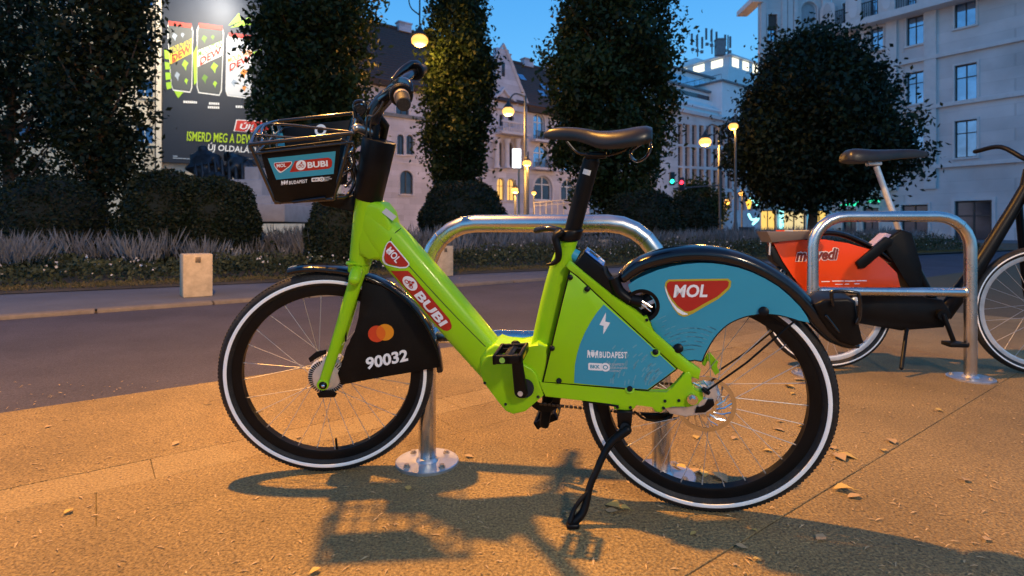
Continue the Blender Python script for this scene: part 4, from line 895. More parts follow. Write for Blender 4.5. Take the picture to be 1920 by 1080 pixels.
# ================================================================== FALLEN LEAVES
leaf_y = [M('dry_yellow_leaf', (.46, .32, .09), .7, var=.25, vs=60), M('dry_tan_leaf', (.36, .25, .13), .75, var=.25, vs=60)]
def leaf_mesh(k):
    rnd = random.Random(k); me = []; b = MB(); L = 1; ws = [0, .20, .34, .30, .16, 0]; curl = rnd.uniform(.2, .75); bend = rnd.uniform(-.25, .25)
    P = []
    for i, w in enumerate(ws):
        x = -.5+i/5; y = bend*x*x*2
        P.append([V((x, y-w, curl*(w*1.2)+.22*curl*abs(x))), V((x, y, .04+.25*curl*abs(x))), V((x, y+w, curl*(w*1.2)+.22*curl*abs(x)))])
    for i in range(5):
        for j in (0, 1):
            q = [P[i][j], P[i+1][j], P[i+1][j+1], P[i][j+1]]; u = []
            for v_ in q:
                if not u or (v_-u[-1]).length > 1e-5: u.append(v_)
            if (u[0]-u[-1]).length < 1e-5: u.pop()
            if len(u) > 2: b.face(u)
    b.tube([V((-.5, 0, .02)), V((-.78, .08, .04))], .018, 5)
    bmesh.ops.remove_doubles(b.bm, verts=b.bm.verts, dist=1e-4)
    bmesh.ops.recalc_face_normals(b.bm, faces=b.bm.faces); m = bpy.data.meshes.new('fallen_leaf'); b.bm.to_mesh(m); b.bm.free(); m.polygons.foreach_set('use_smooth', [True]*len(m.polygons)); m.materials.append(leaf_y[k % 2]); return m
LM = [leaf_mesh(k) for k in range(6)]
LP = [(1580, 918, 60), (1600, 930, 44), (1275, 880, 44), (1300, 884, 50), (1320, 888, 40), (1350, 896, 46), (1150, 950, 50), (1146, 958, 42), (1170, 955, 36), (1562, 840, 34), (1590, 855, 40), (1575, 858, 44), (1656, 845, 30), (1460, 805, 26), (1508, 800, 34), (1462, 790, 24), (1305, 820, 26), (1376, 822, 28), (1440, 846, 28), (1540, 1008, 42), (1415, 995, 22), (1390, 1025, 30), (1300, 1000, 24), (1672, 828, 30), (1480, 726, 26), (1500, 712, 30), (1486, 738, 20), (880, 856, 34), (760, 880, 22), (330, 832, 24), (590, 1072, 30), (560, 820, 20), (1420, 1050, 24), (700, 906, 18), (765, 915, 26), (1810, 900, 30), (1760, 770, 26), (1850, 1010, 34), (130, 960, 28), (90, 800, 22)]
random.seed(21)
def leaf_label(i, x, y):
    k = 'yellow' if i % 2 == 0 else 'tan'
    if x > 1680: z = 'on the paving below the second rack and beyond'
    elif x > 1470 and y < 760: z = 'beside the base plate of the second rack'
    elif x > 1400 and y < 830: z = 'seen between the rear wheel spokes and tread'
    elif x > 1550 and y > 900: z = 'lying to the outer side of the rear wheel, nearest the viewer'
    elif x > 1530 and y < 900: z = 'lying just past the rear wheel tread'
    elif 1260 < x < 1460 and y < 910: z = 'heaped by the rack base plate inside the rear wheel'
    elif 1130 < x < 1200: z = 'in the shadow beside the kickstand foot'
    elif x > 1200: z = 'in the long shadow under the rear wheel'
    elif x > 650: z = 'near the base plate of the steel rack by the front wheel'
    else: z = 'alone on the paving around the front wheel'
    return 'dry curled %s leaf %s' % (k, z), 'leaf', 'fallen leaves on the near pavement'
for i, (x, y, s) in enumerate(LP):
    p = gp(x, y, .004); o = link('fallen_leaf', LM[i % 6], None); o.location = p; sc = s*p.y/F*random.uniform(.55, .85); o.scale = (sc, sc, sc*.8); o.rotation_euler = (random.uniform(-.15, .15), random.uniform(-.2, .2), random.uniform(0, 6.3))
    tag(o, *leaf_label(i, x, y))
# fine litter: crumbs of bark, seeds and stalks
n = 1500; b = MB(); rl = random.Random(4)
for i in range(n):
    y = rl.uniform(.95, 2.9); x = rl.uniform(-1.05, 1.05)*y; l = rl.uniform(.004, .013); w = rl.uniform(.0012, .003); a = rl.uniform(0, 6.3); c = V((x, y, .003)); d = V((math.cos(a), math.sin(a), rl.uniform(-.1, .25))); q = V((-d.y, d.x, 0))*w
    b.face([c-d*l+q*.5, c-d*l-q*.5, c+ZD*.002-q, c+d*l, c+ZD*.002+q])
o = b.build('leaf_litter', M('litter', (.42, .30, .16), .8, var=.5, vs=90), None, 0, recalc=False); tag(o, 'small crumbs of dry leaf and twig scattered over the paving', 'litter', kind='stuff')
# ================================================================== VEGETATION
def poly_mesh(name, verts, nper, mat, tone=None, parent=None, smooth=False):
    nf = len(verts)//nper; me = bpy.data.meshes.new(name); me.vertices.add(len(verts)); me.vertices.foreach_set('co', np.ascontiguousarray(verts, np.float32).ravel())
    me.loops.add(nf*nper); me.loops.foreach_set('vertex_index', np.arange(nf*nper, dtype=np.int32)); me.polygons.add(nf); me.polygons.foreach_set('loop_start', np.arange(nf, dtype=np.int32)*nper); me.polygons.foreach_set('loop_total', np.full(nf, nper, np.int32))
    me.update(calc_edges=True)
    if tone is not None: a = me.attributes.new('tone', 'FLOAT', 'FACE'); a.data.foreach_set('value', np.clip(tone, 0, 1).astype(np.float32))
    return link(name, me, mat, parent)
def rand_unit(n): v_ = RNG.normal(size=(n, 3)); return v_/np.linalg.norm(v_, axis=1)[:, None]
def leaf_quads(C, size, aspect=.55, up=0.0):
    n = len(C); a = rand_unit(n); a[:, 2] += up; a /= np.linalg.norm(a, axis=1)[:, None]; r_ = rand_unit(n); b = np.cross(a, r_); b /= np.linalg.norm(b, axis=1)[:, None]; s = size*RNG.uniform(.6, 1.35, (n, 1))
    c = np.cross(a, b)
    return np.stack([C-a*s, C+b*s*aspect+c*s*.15, C+a*s, C-b*s*aspect+c*s*.15], 1).reshape(-1, 3)
tree_leaf = leaf_mat('tree_leaf', (.007, .017, .006), (.036, .066, .017), .3)
dark_leaf = leaf_mat('dark_leaf', (.005, .011, .005), (.026, .044, .015), .2, .6)
box_leaf = leaf_mat('boxwood_leaf', (.004, .010, .004), (.018, .034, .012), .15, .6)
bark = M('bark', (.075, .055, .04), .9, var=.35, vs=14, bump=.8, bs=30, bd=.02)
def tree(name, label, px, Y, prof, nclump, per, lsize, csig, mat, trunk_r=.16, zt=None, seed=1, lean=0):
    """prof: (z, radius) pairs of the crown; clumps of leaves on limbs that leave the trunk"""
    global RNG; RNG = np.random.default_rng(seed); rnd = random.Random(seed)
    x0 = (px-CX)/F*Y; t = thing(name, label, 'tree', (x0, Y, .04)); Z = np.array([p[0] for p in prof]); Rr = np.array([p[1] for p in prof])
    zz = RNG.uniform(Z[0], Z[-1], nclump*3); w = np.interp(zz, Z, Rr); keep = RNG.uniform(0, w.max(), nclump*3) < w; zz = zz[keep][:nclump]; k = len(zz)
    th = RNG.uniform(0, 2*np.pi, k); wob = .90+.12*np.sin(3*th+zz*1.3+seed)+.10*np.sin(5*th-zz*2.1)+.08*np.sin(2*th+zz*3.7)+RNG.normal(0, .05, k)+.30*(RNG.random(k) > .93)*RNG.random(k)
    rr = np.interp(zz, Z, Rr)*wob*RNG.uniform(.12, 1, k)**.42; C = np.stack([x0+rr*np.cos(th), Y+rr*np.sin(th), zz], 1)
    sg_k = RNG.uniform(.65, 1.3, k)
    P = np.repeat(C, per, 0)+RNG.normal(0, 1, (k*per, 3))*np.array([csig, csig, csig*1.3])*np.repeat(sg_k, per)[:, None]
    tone = np.repeat(RNG.uniform(.1, .75, k), per)+RNG.normal(0, .16, k*per)
    o = V((x0, Y, .04)); vq = leaf_quads(P, lsize)-np.array(o)
    poly_mesh('crown', vq, 4, mat, tone, t)
    b = MB(); zt = zt or Z[-1]*.85; zs = np.linspace(.04, zt, 9); b.tube([V((x0+.06*math.sin(z*1.1+seed)*(z > 1), Y+.05*math.cos(z*.9), z)) for z in zs], [trunk_r*(1.25 if z < .2 else 1)*(1-.82*z/zt) for z in zs], 12); b.build('trunk', bark, t, 60)
    b = MB()
    for i in range(0, k, max(1, k//46)):
        c = V(C[i]); zb = max(Z[0]*.75, c.z-1.2-rnd.random()*1.5); s = V((x0, Y, min(zb, zt*.9))); m_ = s.lerp(c, .5)+V((0, 0, -.15)); b.tube([s, m_, c], [trunk_r*.3, trunk_r*.18, .012], 5)
    q = b.build('limbs', bark, t, 60); q['kind'] = 'stuff'
    return t
tree('columnar_tree', 'tall dense columnar tree rising behind the bicycle basket', 584, 19, [(2.5, .5), (3.1, 1.2), (4.2, 1.75), (5.2, 1.95), (6.5, 2.05), (8, 2.05), (10, 1.95), (12.5, 1.2), (13.6, .3)], 520, 90, .10, .25, tree_leaf, .2, seed=2)
tree('columnar_tree', 'slender columnar tree beside the brightest hanging street lamp', 858, 24, [(2.5, .35), (3.2, .95), (4.2, 1.25), (6, 1.5), (8, 1.5), (10, 1.25), (12, .9), (13.5, .3)], 430, 80, .10, .23, tree_leaf, .16, seed=5)
tree('columnar_tree', 'broad columnar tree behind the bicycle saddle', 1148, 21, [(1.5, .5), (2.2, 1.5), (3.2, 2.0), (4.5, 2.35), (6.2, 2.4), (8, 2.3), (10, 1.9), (12, 1.1), (13, .3)], 580, 86, .10, .25, tree_leaf, .2, seed=8)
tree('round_tree', 'broad round-crowned dark tree in front of the corner building', 1525, 26, [(2.2, 1.0), (2.8, 2.9), (3.6, 3.8), (4.6, 3.9), (6, 3.75), (7.5, 3.0), (8.7, 2.2), (9.5, 1.3), (9.9, .4)], 820, 78, .12, .34, dark_leaf, .24, zt=8, seed=11)
tree('columnar_tree', 'dark narrow tree standing in front of the poster wall window column', 188, 13, [(1.5, .3), (2.1, .75), (3.2, .95), (4.5, 1.0), (6, 1.0), (8, .9), (9.5, .4)], 300, 80, .07, .18, dark_leaf, .13, seed=14)
tree('round_tree', 'bushy tree lit by shop windows near the triple globe lamp', 1310, 52, [(.8, 1.2), (1.8, 2.3), (3.0, 2.4), (4, 1.7), (4.8, .9), (5.2, .3)], 200, 45, .16, .4, tree_leaf, .16, seed=17)
tree('columnar_tree', 'tall columnar tree at the far left edge', 20, 18, [(2.4, .5), (3.3, 1.3), (5, 1.9), (8, 1.9), (11, 1.2), (13, .3)], 300, 70, .085, .26, dark_leaf, .18, seed=21)
def bush(label, lobes, Y, seed, n=9000, size=.045):
    global RNG; RNG = np.random.default_rng(seed); px = lobes[0][0]
    o = V(((px-CX)/F*Y, Y, .06)); t = thing('clipped_bush', label, 'bush', o, 'clipped round bushes in the flower bed'); PP = []; TT = []
    for (x, hw, top, dy) in lobes:
        yy = Y+dy; X = (x-CX)/F*yy; r_ = hw/F*yy; H = CH+(HY-top)/F*yy
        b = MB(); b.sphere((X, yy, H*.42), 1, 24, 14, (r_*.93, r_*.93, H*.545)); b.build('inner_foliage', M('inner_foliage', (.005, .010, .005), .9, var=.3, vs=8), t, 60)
        u = rand_unit(n); u = u[u[:, 2] > -.75]; lump = 1+.03*np.sin(u[:, 0]*7+seed)+.03*np.sin(u[:, 1]*9)+.025*np.sin(u[:, 2]*11)
        p = u*lump[:, None]*RNG.normal(.985, .022, len(u))[:, None]*np.array([r_, r_, H*.58])+np.array([X, yy, H*.42]); p = p[p[:, 2] > .06]; PP.append(p); TT.append(np.clip(RNG.normal(.42, .2, len(p)), 0, 1))
    P = np.concatenate(PP); poly_mesh('foliage', leaf_quads(P, size, .5)-np.array(o), 4, box_leaf, np.concatenate(TT), t)
bush('large double-lobed clipped bush in front of the bronze statue', [(318, 84, 318, 0), (408, 74, 331, .1)], 10.5, 3, 15000, .036)
bush('small dark clipped bush partly hidden by the bicycle head tube', [(640, 66, 362, 0)], 10.2, 4, 9000, .034)
bush('wide clipped bush seen above the left end of the steel rack', [(868, 84, 337, 0)], 17, 5, 11000, .05)
bush('low clipped bush below the broad columnar tree', [(1205, 76, 355, 0)], 18, 6, 9000, .055)
bush('smaller clipped bush to the side of the traffic lights', [(1290, 50, 362, 0)], 20, 7, 7000, .055)
bush('dark clipped bush at the far left of the bed', [(95, 95, 330, 0)], 10.8, 8, 11000, .036)
# flower bed cover
def bed_pts(n, a0, a1, b0, b1):
    a = RNG.uniform(a0, a1, n); q = RNG.uniform(b0, b1, n); p = np.array(G0)[None]+a[:, None]*np.array(GD)+q[:, None]*np.array(GN); return p, a, q
RNG = np.random.default_rng(33)
def hump(a, q): return .5+.28*np.sin(a*2.1+1.7*np.sin(q*1.3))*np.cos(q*1.9+a*.7)+.22*np.sin(a*4.7+q*3.1)
cover_leaf = leaf_mat('bed_leaf', (.018, .028, .013), (.105, .122, .055), .25)
p, a, q = bed_pts(52000, -9, 26, .35, 3.4); h = (.22+.34*hump(a, q))*np.clip((q-.25)*2.2, .15, 1)*(.75+.25*np.clip(a/9, 0, 1.6)); p[:, 2] = .03+h*RNG.uniform(0, 1, len(a))**.55
tone = .2+.5*hump(a*1.7, q*1.4)+RNG.normal(0, .18, len(a))
o = poly_mesh('flowering_ground_cover', leaf_quads(p, .034, .5, .4), 4, cover_leaf, tone); tag(o, 'low leafy flowering plants along the front of the bed', 'ground cover', kind='stuff')
p, a, q = bed_pts(30000, -9, 30, 3.2, 11); h = .3+.45*hump(a*.8, q*.7); p[:, 2] = .03+h*RNG.uniform(0, 1, len(a))**.6
o = poly_mesh('leafy_undergrowth', leaf_quads(p, .055, .5, .4), 4, dark_leaf, .3+RNG.normal(.2, .2, len(a))); tag(o, 'dark leafy plants filling the back of the bed', 'ground cover', kind='stuff')
p, a, q = bed_pts(2600, -9, 26, .45, 3.0); keep = hump(a*1.3+2, q) > .52; p, a, q = p[keep], a[keep], q[keep]; p[:, 2] = .09+(.22+.34*hump(a, q))*np.clip((q-.25)*2.2, .15, 1)*(.75+.25*np.clip(a/9, 0, 1.6))*RNG.uniform(.55, 1.05, len(a))
o = poly_mesh('white_flowers', leaf_quads(p, .020, .9), 4, M('petal_white', (.62, .60, .55), .6)); tag(o, 'scattered small white flowers in the ground cover', 'flowers', kind='stuff')
# lavender spikes: thin tapering blades in clumps
def spikes(n_cl, per, a0, a1, b0, b1, hgt, name, label, mat, w=.008, seed=1, spread=.5, minhump=-9):
    global RNG; RNG = np.random.default_rng(seed); c, a, q = bed_pts(n_cl, a0, a1, b0, b1); keep = hump(a*1.1+.7, q*.9) > minhump; c, a, q = c[keep], a[keep], q[keep]; k = len(c)
    B0 = np.repeat(c, per, 0)+np.c_[RNG.normal(0, .10, (k*per, 2)), np.zeros(k*per)]; B0[:, 2] = .04; d = rand_unit(k*per)*spread; d[:, 2] = 1; d /= np.linalg.norm(d, axis=1)[:, None]
    L = hgt*np.repeat(RNG.uniform(.7, 1.15, k), per)[:, None]*RNG.uniform(.65, 1.1, (k*per, 1)); s = np.cross(d, rand_unit(k*per)); s /= np.linalg.norm(s, axis=1)[:, None]; s *= w
    T = B0+d*L; lo = B0+d*L*.55
    vs = np.stack([lo-s*.35, lo+s*.35, B0+d*L*.8+s, T, B0+d*L*.8-s], 1).reshape(-1, 3); v2 = np.stack([B0-s*.25, B0+s*.25, lo+s*.3, lo-s*.3, lo-s*.3], 1).reshape(-1, 3)
    tone = np.repeat(RNG.uniform(.15, .9, k), per)+RNG.normal(0, .12, k*per)
    o = poly_mesh(name, vs, 5, mat, tone); tag(o, label, 'flowers', kind='stuff'); return o
lav = leaf_mat('lavender', (.05, .06, .058), (.27, .29, .31), .2, .7)
spikes(760, 60, -9, 26, 1.9, 4.6, .74, 'lavender', 'pale grey lilac lavender spikes behind the ground cover', lav, .0085, 3, .5, .36)
spikes(520, 48, -9, 28, 4.0, 8.5, .85, 'lavender', 'lavender clumps further back in the bed', lav, .011, 4, .5, .36)
drygrass = leaf_mat('dry_grass', (.05, .055, .018), (.22, .17, .07), .2, .8)
spikes(2600, 14, -9, 26, .0, .55, .085, 'grass_verge', 'short dry grass along the edge of the bed', drygrass, .004, 6, 1.0)
# ================================================================== BUILDINGS
class Facade(Plane):
    def __init__(s, o, a, n): super().__init__(V(o), V(n)); s.a = V(a).normalized()
    def az(s, px, py): p = s(px, py); return (p-s.o).dot(s.a), p.z
    def p(s, a, z, off=0): return V((s.o.x, s.o.y, 0))+s.a*a+ZD*z+s.n*off
    def rect(s, x0, x1, y0, y1):
        xm, ym = (x0+x1)/2, (y0+y1)/2; a0 = s.az(x0, ym)[0]; a1 = s.az(x1, ym)[0]; return a0, a1, s.az(xm, y1)[1], s.az(xm, y0)[1]
def facade_wall(f, a0, a1, z0, z1, holes, mat, name, parent, depth=.28):
    As = sorted({a0, a1, *[q for h in holes for q in h[:2] if a0 < q < a1]}); Zs = sorted({z0, z1, *[q for h in holes for q in h[2:4] if z0 < q < z1]}); b = MB()
    for i in range(len(As)-1):
        for j in range(len(Zs)-1):
            am, zm = (As[i]+As[i+1])/2, (Zs[j]+Zs[j+1])/2
            if any(h[0] < am < h[1] and h[2] < zm < h[3] for h in holes): continue
            b.face([f.p(As[i], Zs[j]), f.p(As[i+1], Zs[j]), f.p(As[i+1], Zs[j+1]), f.p(As[i], Zs[j+1])])
    for h in holes:
        x0, x1, y0, y1 = h[:4]; arch = len(h) > 4 and h[4]
        if arch:
            r_ = (x1-x0)/2; ry = min(r_, (y1-y0)*.6); zs = y1-ry; arc = [((x0+x1)/2-r_*math.cos(t), zs+ry*math.sin(t)) for t in np.linspace(0, math.pi, 15)]
            b.face([f.p(x0, y1)]+[f.p(*q) for q in arc[:8]][::1]); b.face([f.p(x1, y1)]+[f.p(*q) for q in arc[7:]][::-1])
            loop = [(x0, y0)]+arc+[(x1, y0)]
        else: loop = [(x0, y0), (x0, y1), (x1, y1), (x1, y0)]
        for i in range(len(loop)):
            p0, p1 = loop[i], loop[(i+1) % len(loop)]; b.face([f.p(*p0), f.p(*p1), f.p(*p1, -depth), f.p(*p0, -depth)])
    return b.build(name, mat, parent, 0, recalc=False)
glass = M('dark_window_glass', (.05, .06, .08), .10, .35, spec=.9, var=.4, vs=.8)
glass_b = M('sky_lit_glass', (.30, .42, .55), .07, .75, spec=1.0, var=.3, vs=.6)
blind = M('pale_blind', (.34, .36, .40), .7, var=.08, vs=4)
wfr = M('window_frame_paint', (.30, .29, .29), .5); wfr_w = M('white_window_frame', (.62, .64, .68), .5); dark_fr = M('dark_window_frame', (.05, .045, .045), .5)
lamplight_pane = M('lamplight_glow_pane', (.3, .2, .08), .4, em=(1, .55, .13), es=1.1)  # panes glow to stand in for street lamplight on the ground arches
def window(f, h, parent, pane=glass, frame=wfr, mull=1, trans=1, depth=.22, sill=True, surround=None):
    x0, x1, y0, y1 = h[:4]; arch = len(h) > 4 and h[4]; w = x1-x0; t = max(.05, w*.06); b = MB(); ax = (f.a, f.n, ZD)
    def bar(a, c, z, e): b.box(f.p((a+c)/2, (z+e)/2, -depth+.05), (c-a, .07, e-z), ax)
    bar(x0, x0+t, y0, y1); bar(x1-t, x1, y0, y1); bar(x0+t, x1-t, y0, y0+t)
    if not arch: bar(x0+t, x1-t, y1-t, y1)
    for i in range(mull): a = x0+w*(i+1)/(mull+1); bar(a-t*.4, a+t*.4, y0+t, y1-(0 if arch else t))
    for i in range(trans): z = y0+(y1-y0)*(.66 if trans == 1 else (i+1)/(trans+1)); b.box(f.p((x0+x1)/2, z, -depth+.045), (w-2*t, .05, t*.8), ax)
    if arch:
        r_ = w/2; ry = min(r_, (y1-y0)*.6); pts = [f.p((x0+x1)/2-r_*.96*math.cos(q), y1-ry+ry*.96*math.sin(q), -depth+.05) for q in np.linspace(0, math.pi, 13)]; b.tube(pts, t*.6, 4)
    o = b.build('window', frame, parent, 0)
    b = MB(); b.face([f.p(x0, y0, -depth+.01), f.p(x1, y0, -depth+.01), f.p(x1, y1, -depth+.01), f.p(x0, y1, -depth+.01)]); b.build('pane', pane, o, 0, recalc=False)
    if sill: b = MB(); b.box(f.p((x0+x1)/2, y0-.07, .05), (w+.3, .22, .14), ax); b.build('sill', surround or M('sill_stone', (.34, .32, .32), .8), o, 0)
    if surround is not None:
        b = MB(); s_ = max(.12, w*.10)
        if arch:
            r_ = w/2; ry = min(r_, (y1-y0)*.6); pts = [f.p(x0-s_/2, y0)]+[f.p((x0+x1)/2-(r_+s_/2)*math.cos(q), y1-ry+(ry+s_/2)*math.sin(q)) for q in np.linspace(0, math.pi, 15)]+[f.p(x1+s_/2, y0)]
            b.tube(pts, s_*.5, 4, n=f.n, rb=.05)
        else:
            for a, c, z, e in ((x0-s_, x0, y0, y1+s_), (x1, x1+s_, y0, y1+s_), (x0, x1, y1, y1+s_)): b.box(f.p((a+c)/2, (z+e)/2, .03), (c-a, .08, e-z), ax)
        b.build('surround', surround, o, 0)
    return o
def masonry(name, c, course=.42, bl=1.1, joint=.78, var=.12, rough=.85):
    m = bpy.data.materials.new(name); m.use_nodes = True; MATS[name] = m; N = m.node_tree.nodes; L = m.node_tree.links; b = N['Principled BSDF']; b.inputs['Roughness'].default_value = rough
    g = N.new('ShaderNodeNewGeometry'); sx = N.new('ShaderNodeSeparateXYZ'); L.new(g.outputs['Position'], sx.inputs[0]); ad = N.new('ShaderNodeMath'); ad.operation = 'ADD'; L.new(sx.outputs[0], ad.inputs[0]); m2 = N.new('ShaderNodeMath'); m2.operation = 'MULTIPLY'; m2.inputs[1].default_value = .55; L.new(sx.outputs[1], m2.inputs[0]); L.new(m2.outputs[0], ad.inputs[1])
    cx = N.new('ShaderNodeCombineXYZ'); L.new(ad.outputs[0], cx.inputs[0]); L.new(sx.outputs[2], cx.inputs[1])
    br = N.new('ShaderNodeTexBrick'); br.inputs['Scale'].default_value = 1; br.inputs['Brick Width'].default_value = bl; br.inputs['Row Height'].default_value = course; br.inputs['Mortar Size'].default_value = .012; br.inputs['Mortar Smooth'].default_value = .4
    br.inputs['Color1'].default_value = (*[q*(1-var) for q in c], 1); br.inputs['Color2'].default_value = (*[min(1, q*(1+var)) for q in c], 1); br.inputs['Mortar'].default_value = (*[q*joint for q in c], 1); L.new(cx.outputs[0], br.inputs['Vector'])
    n = N.new('ShaderNodeTexNoise'); n.inputs['Scale'].default_value = .35; n.inputs['Detail'].default_value = 8; L.new(g.outputs['Position'], n.inputs['Vector']); mr = N.new('ShaderNodeMapRange'); mr.inputs['From Min'].default_value = .3; mr.inputs['From Max'].default_value = .7; mr.inputs['To Min'].default_value = .8; mr.inputs['To Max'].default_value = 1.15; L.new(n.outputs[0], mr.inputs[0])
    mx = N.new('ShaderNodeMix'); mx.data_type = 'RGBA'; mx.blend_type = 'MULTIPLY'; mx.inputs[0].default_value = 1; L.new(br.outputs[0], mx.inputs[6]); L.new(mr.outputs[0], mx.inputs[7]); L.new(mx.outputs[2], b.inputs['Base Color'])
    bp = N.new('ShaderNodeBump'); bp.inputs['Strength'].default_value = .5; bp.inputs['Distance'].default_value = .03; bp.invert = True; L.new(br.outputs['Fac'], bp.inputs['Height']); L.new(bp.outputs[0], b.inputs['Normal']); return m
pink_stone = masonry('pink_limestone', (.52, .505, .585), .55, 1.5, .78); trim_p = M('pink_trim_stone', (.56, .54, .60), .8, var=.1, vs=2)
cream_stone = masonry('cream_limestone', (.60, .52, .40), .62, 1.6, .74); trim_c = M('cream_trim_stone', (.62, .55, .44), .8, var=.1, vs=2)
grey_stone = masonry('grey_limestone', (.60, .57, .58), .9, 2.2, .85, .06); trim_g = M('grey_trim_stone', (.62, .60, .61), .8, var=.08, vs=2)
white_r = M('white_render', (.80, .81, .83), .8, var=.06, vs=.7)
roof_m = M('brown_roof_tile', (.085, .055, .050), .7, var=.3, vs=6, bump=.6, bs=5, bd=.05)
lead_m = M('lead_flashing', (.16, .17, .19), .5, var=.2, vs=3)
iron = M('wrought_iron', (.03, .03, .033), .5)
def box_f(f, a0, a1, z0, z1, o0, o1, mat, name, parent, bev=0):
    b = MB(); b.box(f.p((a0+a1)/2, (z0+z1)/2, (o0+o1)/2), (a1-a0, o1-o0, z1-z0), (f.a, f.n, ZD), bev); return b.build(name, mat, parent, 30)
# ---------------- middle building: pinkish stone with steep brown roof and a gable
fm_ = Facade(VD*50.4, UD, -VD); pm_ = fm_.rect
mid = thing('stone_building', 'pinkish stone building with steep brown roof, pointed gable and arched windows', 'building', fm_.p(fm_.az(760, 300)[0], 0))
aL, aR = fm_.az(520, 300)[0], fm_.az(1105, 300)[0]; zE = fm_.az(760, 160)[1]
H = []
def hole(x0, x1, y0, y1, arch=True): h = (*pm_(x0, x1, y0, y1), arch); H.append(h); return h
wl_ = [hole(744.5, 757, 252, 290), hole(762, 774.5, 253, 290), hole(805, 820, 257, 294), hole(750, 774, 320, 364), hole(812, 828, 326, 372), hole(742, 766, 194, 216, False), hole(690, 704, 245, 286), hole(690, 712, 310, 360)]
wg_ = [hole(931, 941.5, 265, 314), hole(950, 962, 267, 314), hole(932, 946, 334, 376), hole(951, 966, 335, 376), hole(936, 944, 215, 237, False), hole(952, 963, 218, 238, False)]
wr_ = [hole(1000, 1022, 212, 262), hole(1000, 1030, 272, 316), hole(1002, 1036, 330, 376), hole(1048, 1068, 222, 268), hole(1048, 1074, 280, 322), hole(1052, 1080, 336, 378)]
wall = facade_wall(fm_, aL, aR, 0, zE, H, pink_stone, 'wall', mid, .45)
for h in wl_: window(fm_, h, wall, glass, dark_fr, 1, 0, .25, True, trim_p)
for h in wg_: window(fm_, h, wall, lamplight_pane if h[3] < 8 else glass, dark_fr, 1, 1, .35, True, trim_p)
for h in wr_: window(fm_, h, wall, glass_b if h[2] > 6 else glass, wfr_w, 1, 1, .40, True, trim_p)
zl = fm_.az(760, 220)[1]; box_f(fm_, aL, fm_.az(912, 230)[0], zl-.12, zl+.22, 0, .22, lead_m, 'string_course', wall)
zl2 = fm_.az(760, 305)[1]; box_f(fm_, aL, aR, zl2-.06, zl2+.06, 0, .06, trim_p, 'string_course', wall)
box_f(fm_, aL, fm_.az(905, 200)[0], zE-.5, zE, 0, .7, M('dark_eaves', (.05, .035, .03), .8, var=.2, vs=3), 'eaves', wall)
box_f(fm_, fm_.az(986, 200)[0], aR, zE-.7, zE, 0, .6, M('dark_eaves', (.05, .035, .03), .8), 'eaves', wall)
# gable front standing proud of the wall
g0, g1 = fm_.az(908, 200)[0], fm_.az(985, 200)[0]; gm = (g0+g1)/2-.6; zA = fm_.az(937, 92)[1]
b = MB(); gp_ = [(g0, zE-5), (g1, zE-5), (g1, zE+.2), (g1-1.3, zE+2.6), (gm+1.0, zA-1.0), (gm+.8, zA), (gm-.8, zA), (gm-1.0, zA-1.0), (g0+1.3, zE+2.6), (g0, zE+.2)]
hz0, hz1, hx0, hx1 = fm_.az(950, 238)[1], fm_.az(950, 212)[1], g0, g1
b.plate([fm_.p(a, z, .35) for a, z in [(g0, hz1+.3), (g1, hz1+.3)]+gp_[2:]], fm_.n, .6); gb = b.build('gable', pink_stone, mid, 0)
b = MB(); e = gp_[2:]
b.tube([fm_.p(a, z, .4) for a, z in e[:3]+[(gm, zA+.45)]+e[5:]], .22, 4); b.build('gable_coping', trim_p, gb, 0)
sa, sz = fm_.az(940, 132); b = MB(); b.box(fm_.p(sa, sz, .36), (.4, .1, 1.5), (fm_.a, fm_.n, ZD)); b.build('slit_window', glass, gb, 0)
b = MB(); pts = [fm_.p(*fm_.az(x, y), .45) for x, y in ((916, 196), (924, 184), (934, 176), (940, 168), (947, 178), (958, 188), (966, 198))]; b.tube(pts, .2, 5); b.build('hood_moulding', trim_p, gb, 0)
bz = fm_.az(950, 250)[1]; ba0, ba1 = fm_.az(928, 250)[0], fm_.az(981, 250)[0]
box_f(fm_, ba0, ba1, bz-.3, bz, 0, 1.4, trim_p, 'balcony_slab', mid)
bl_ = box_f(fm_, ba0, ba1, bz+.95, bz+1.15, 1.2, 1.4, trim_p, 'balcony_rail', mid)
for i in range(15):
    a = ba0+.25+(ba1-ba0-.5)*i/14; b = MB(); c = fm_.p(a, bz, 1.3); b.tube([c, c+ZD*.2, c+ZD*.45, c+ZD*.95], [.07, .12, .06, .08], 6); b.build('baluster', trim_p, bl_, 60)
for x in (927, 946, 966, 980):
    a = fm_.az(x, 300)[0]; z0, z1 = fm_.az(x, 316)[1], fm_.az(x, 262)[1]; b = MB(); c = fm_.p(a, 0, .5); b.tube([c+ZD*z0, c+ZD*(z0+.4), c+ZD*(z1-.5), c+ZD*z1], [.42, .28, .26, .45], 10); b.build('column', trim_p, mid, 40)
for (x0, x1, y) in ((998, 1036, 316), (998, 1028, 264)):
    a0, a1 = fm_.az(x0, y)[0], fm_.az(x1, y)[0]; z = fm_.az((x0+x1)/2, y)[1]; bal = box_f(fm_, a0-.3, a1+.3, z-.25, z, 0, 1.0, trim_p, 'balcony_slab', mid)
    b = MB()
    for i in range(20): b.box(fm_.p(a0-.2+(a1-a0+.4)*i/19, z+.45, .92), (.05, .05, .9), (fm_.a, fm_.n, ZD))
    b.box(fm_.p((a0+a1)/2, z+.93, .92), (a1-a0+.5, .08, .06), (fm_.a, fm_.n, ZD)); q = b.build('balcony_railing', iron, bal, 0); q['kind'] = 'stuff'
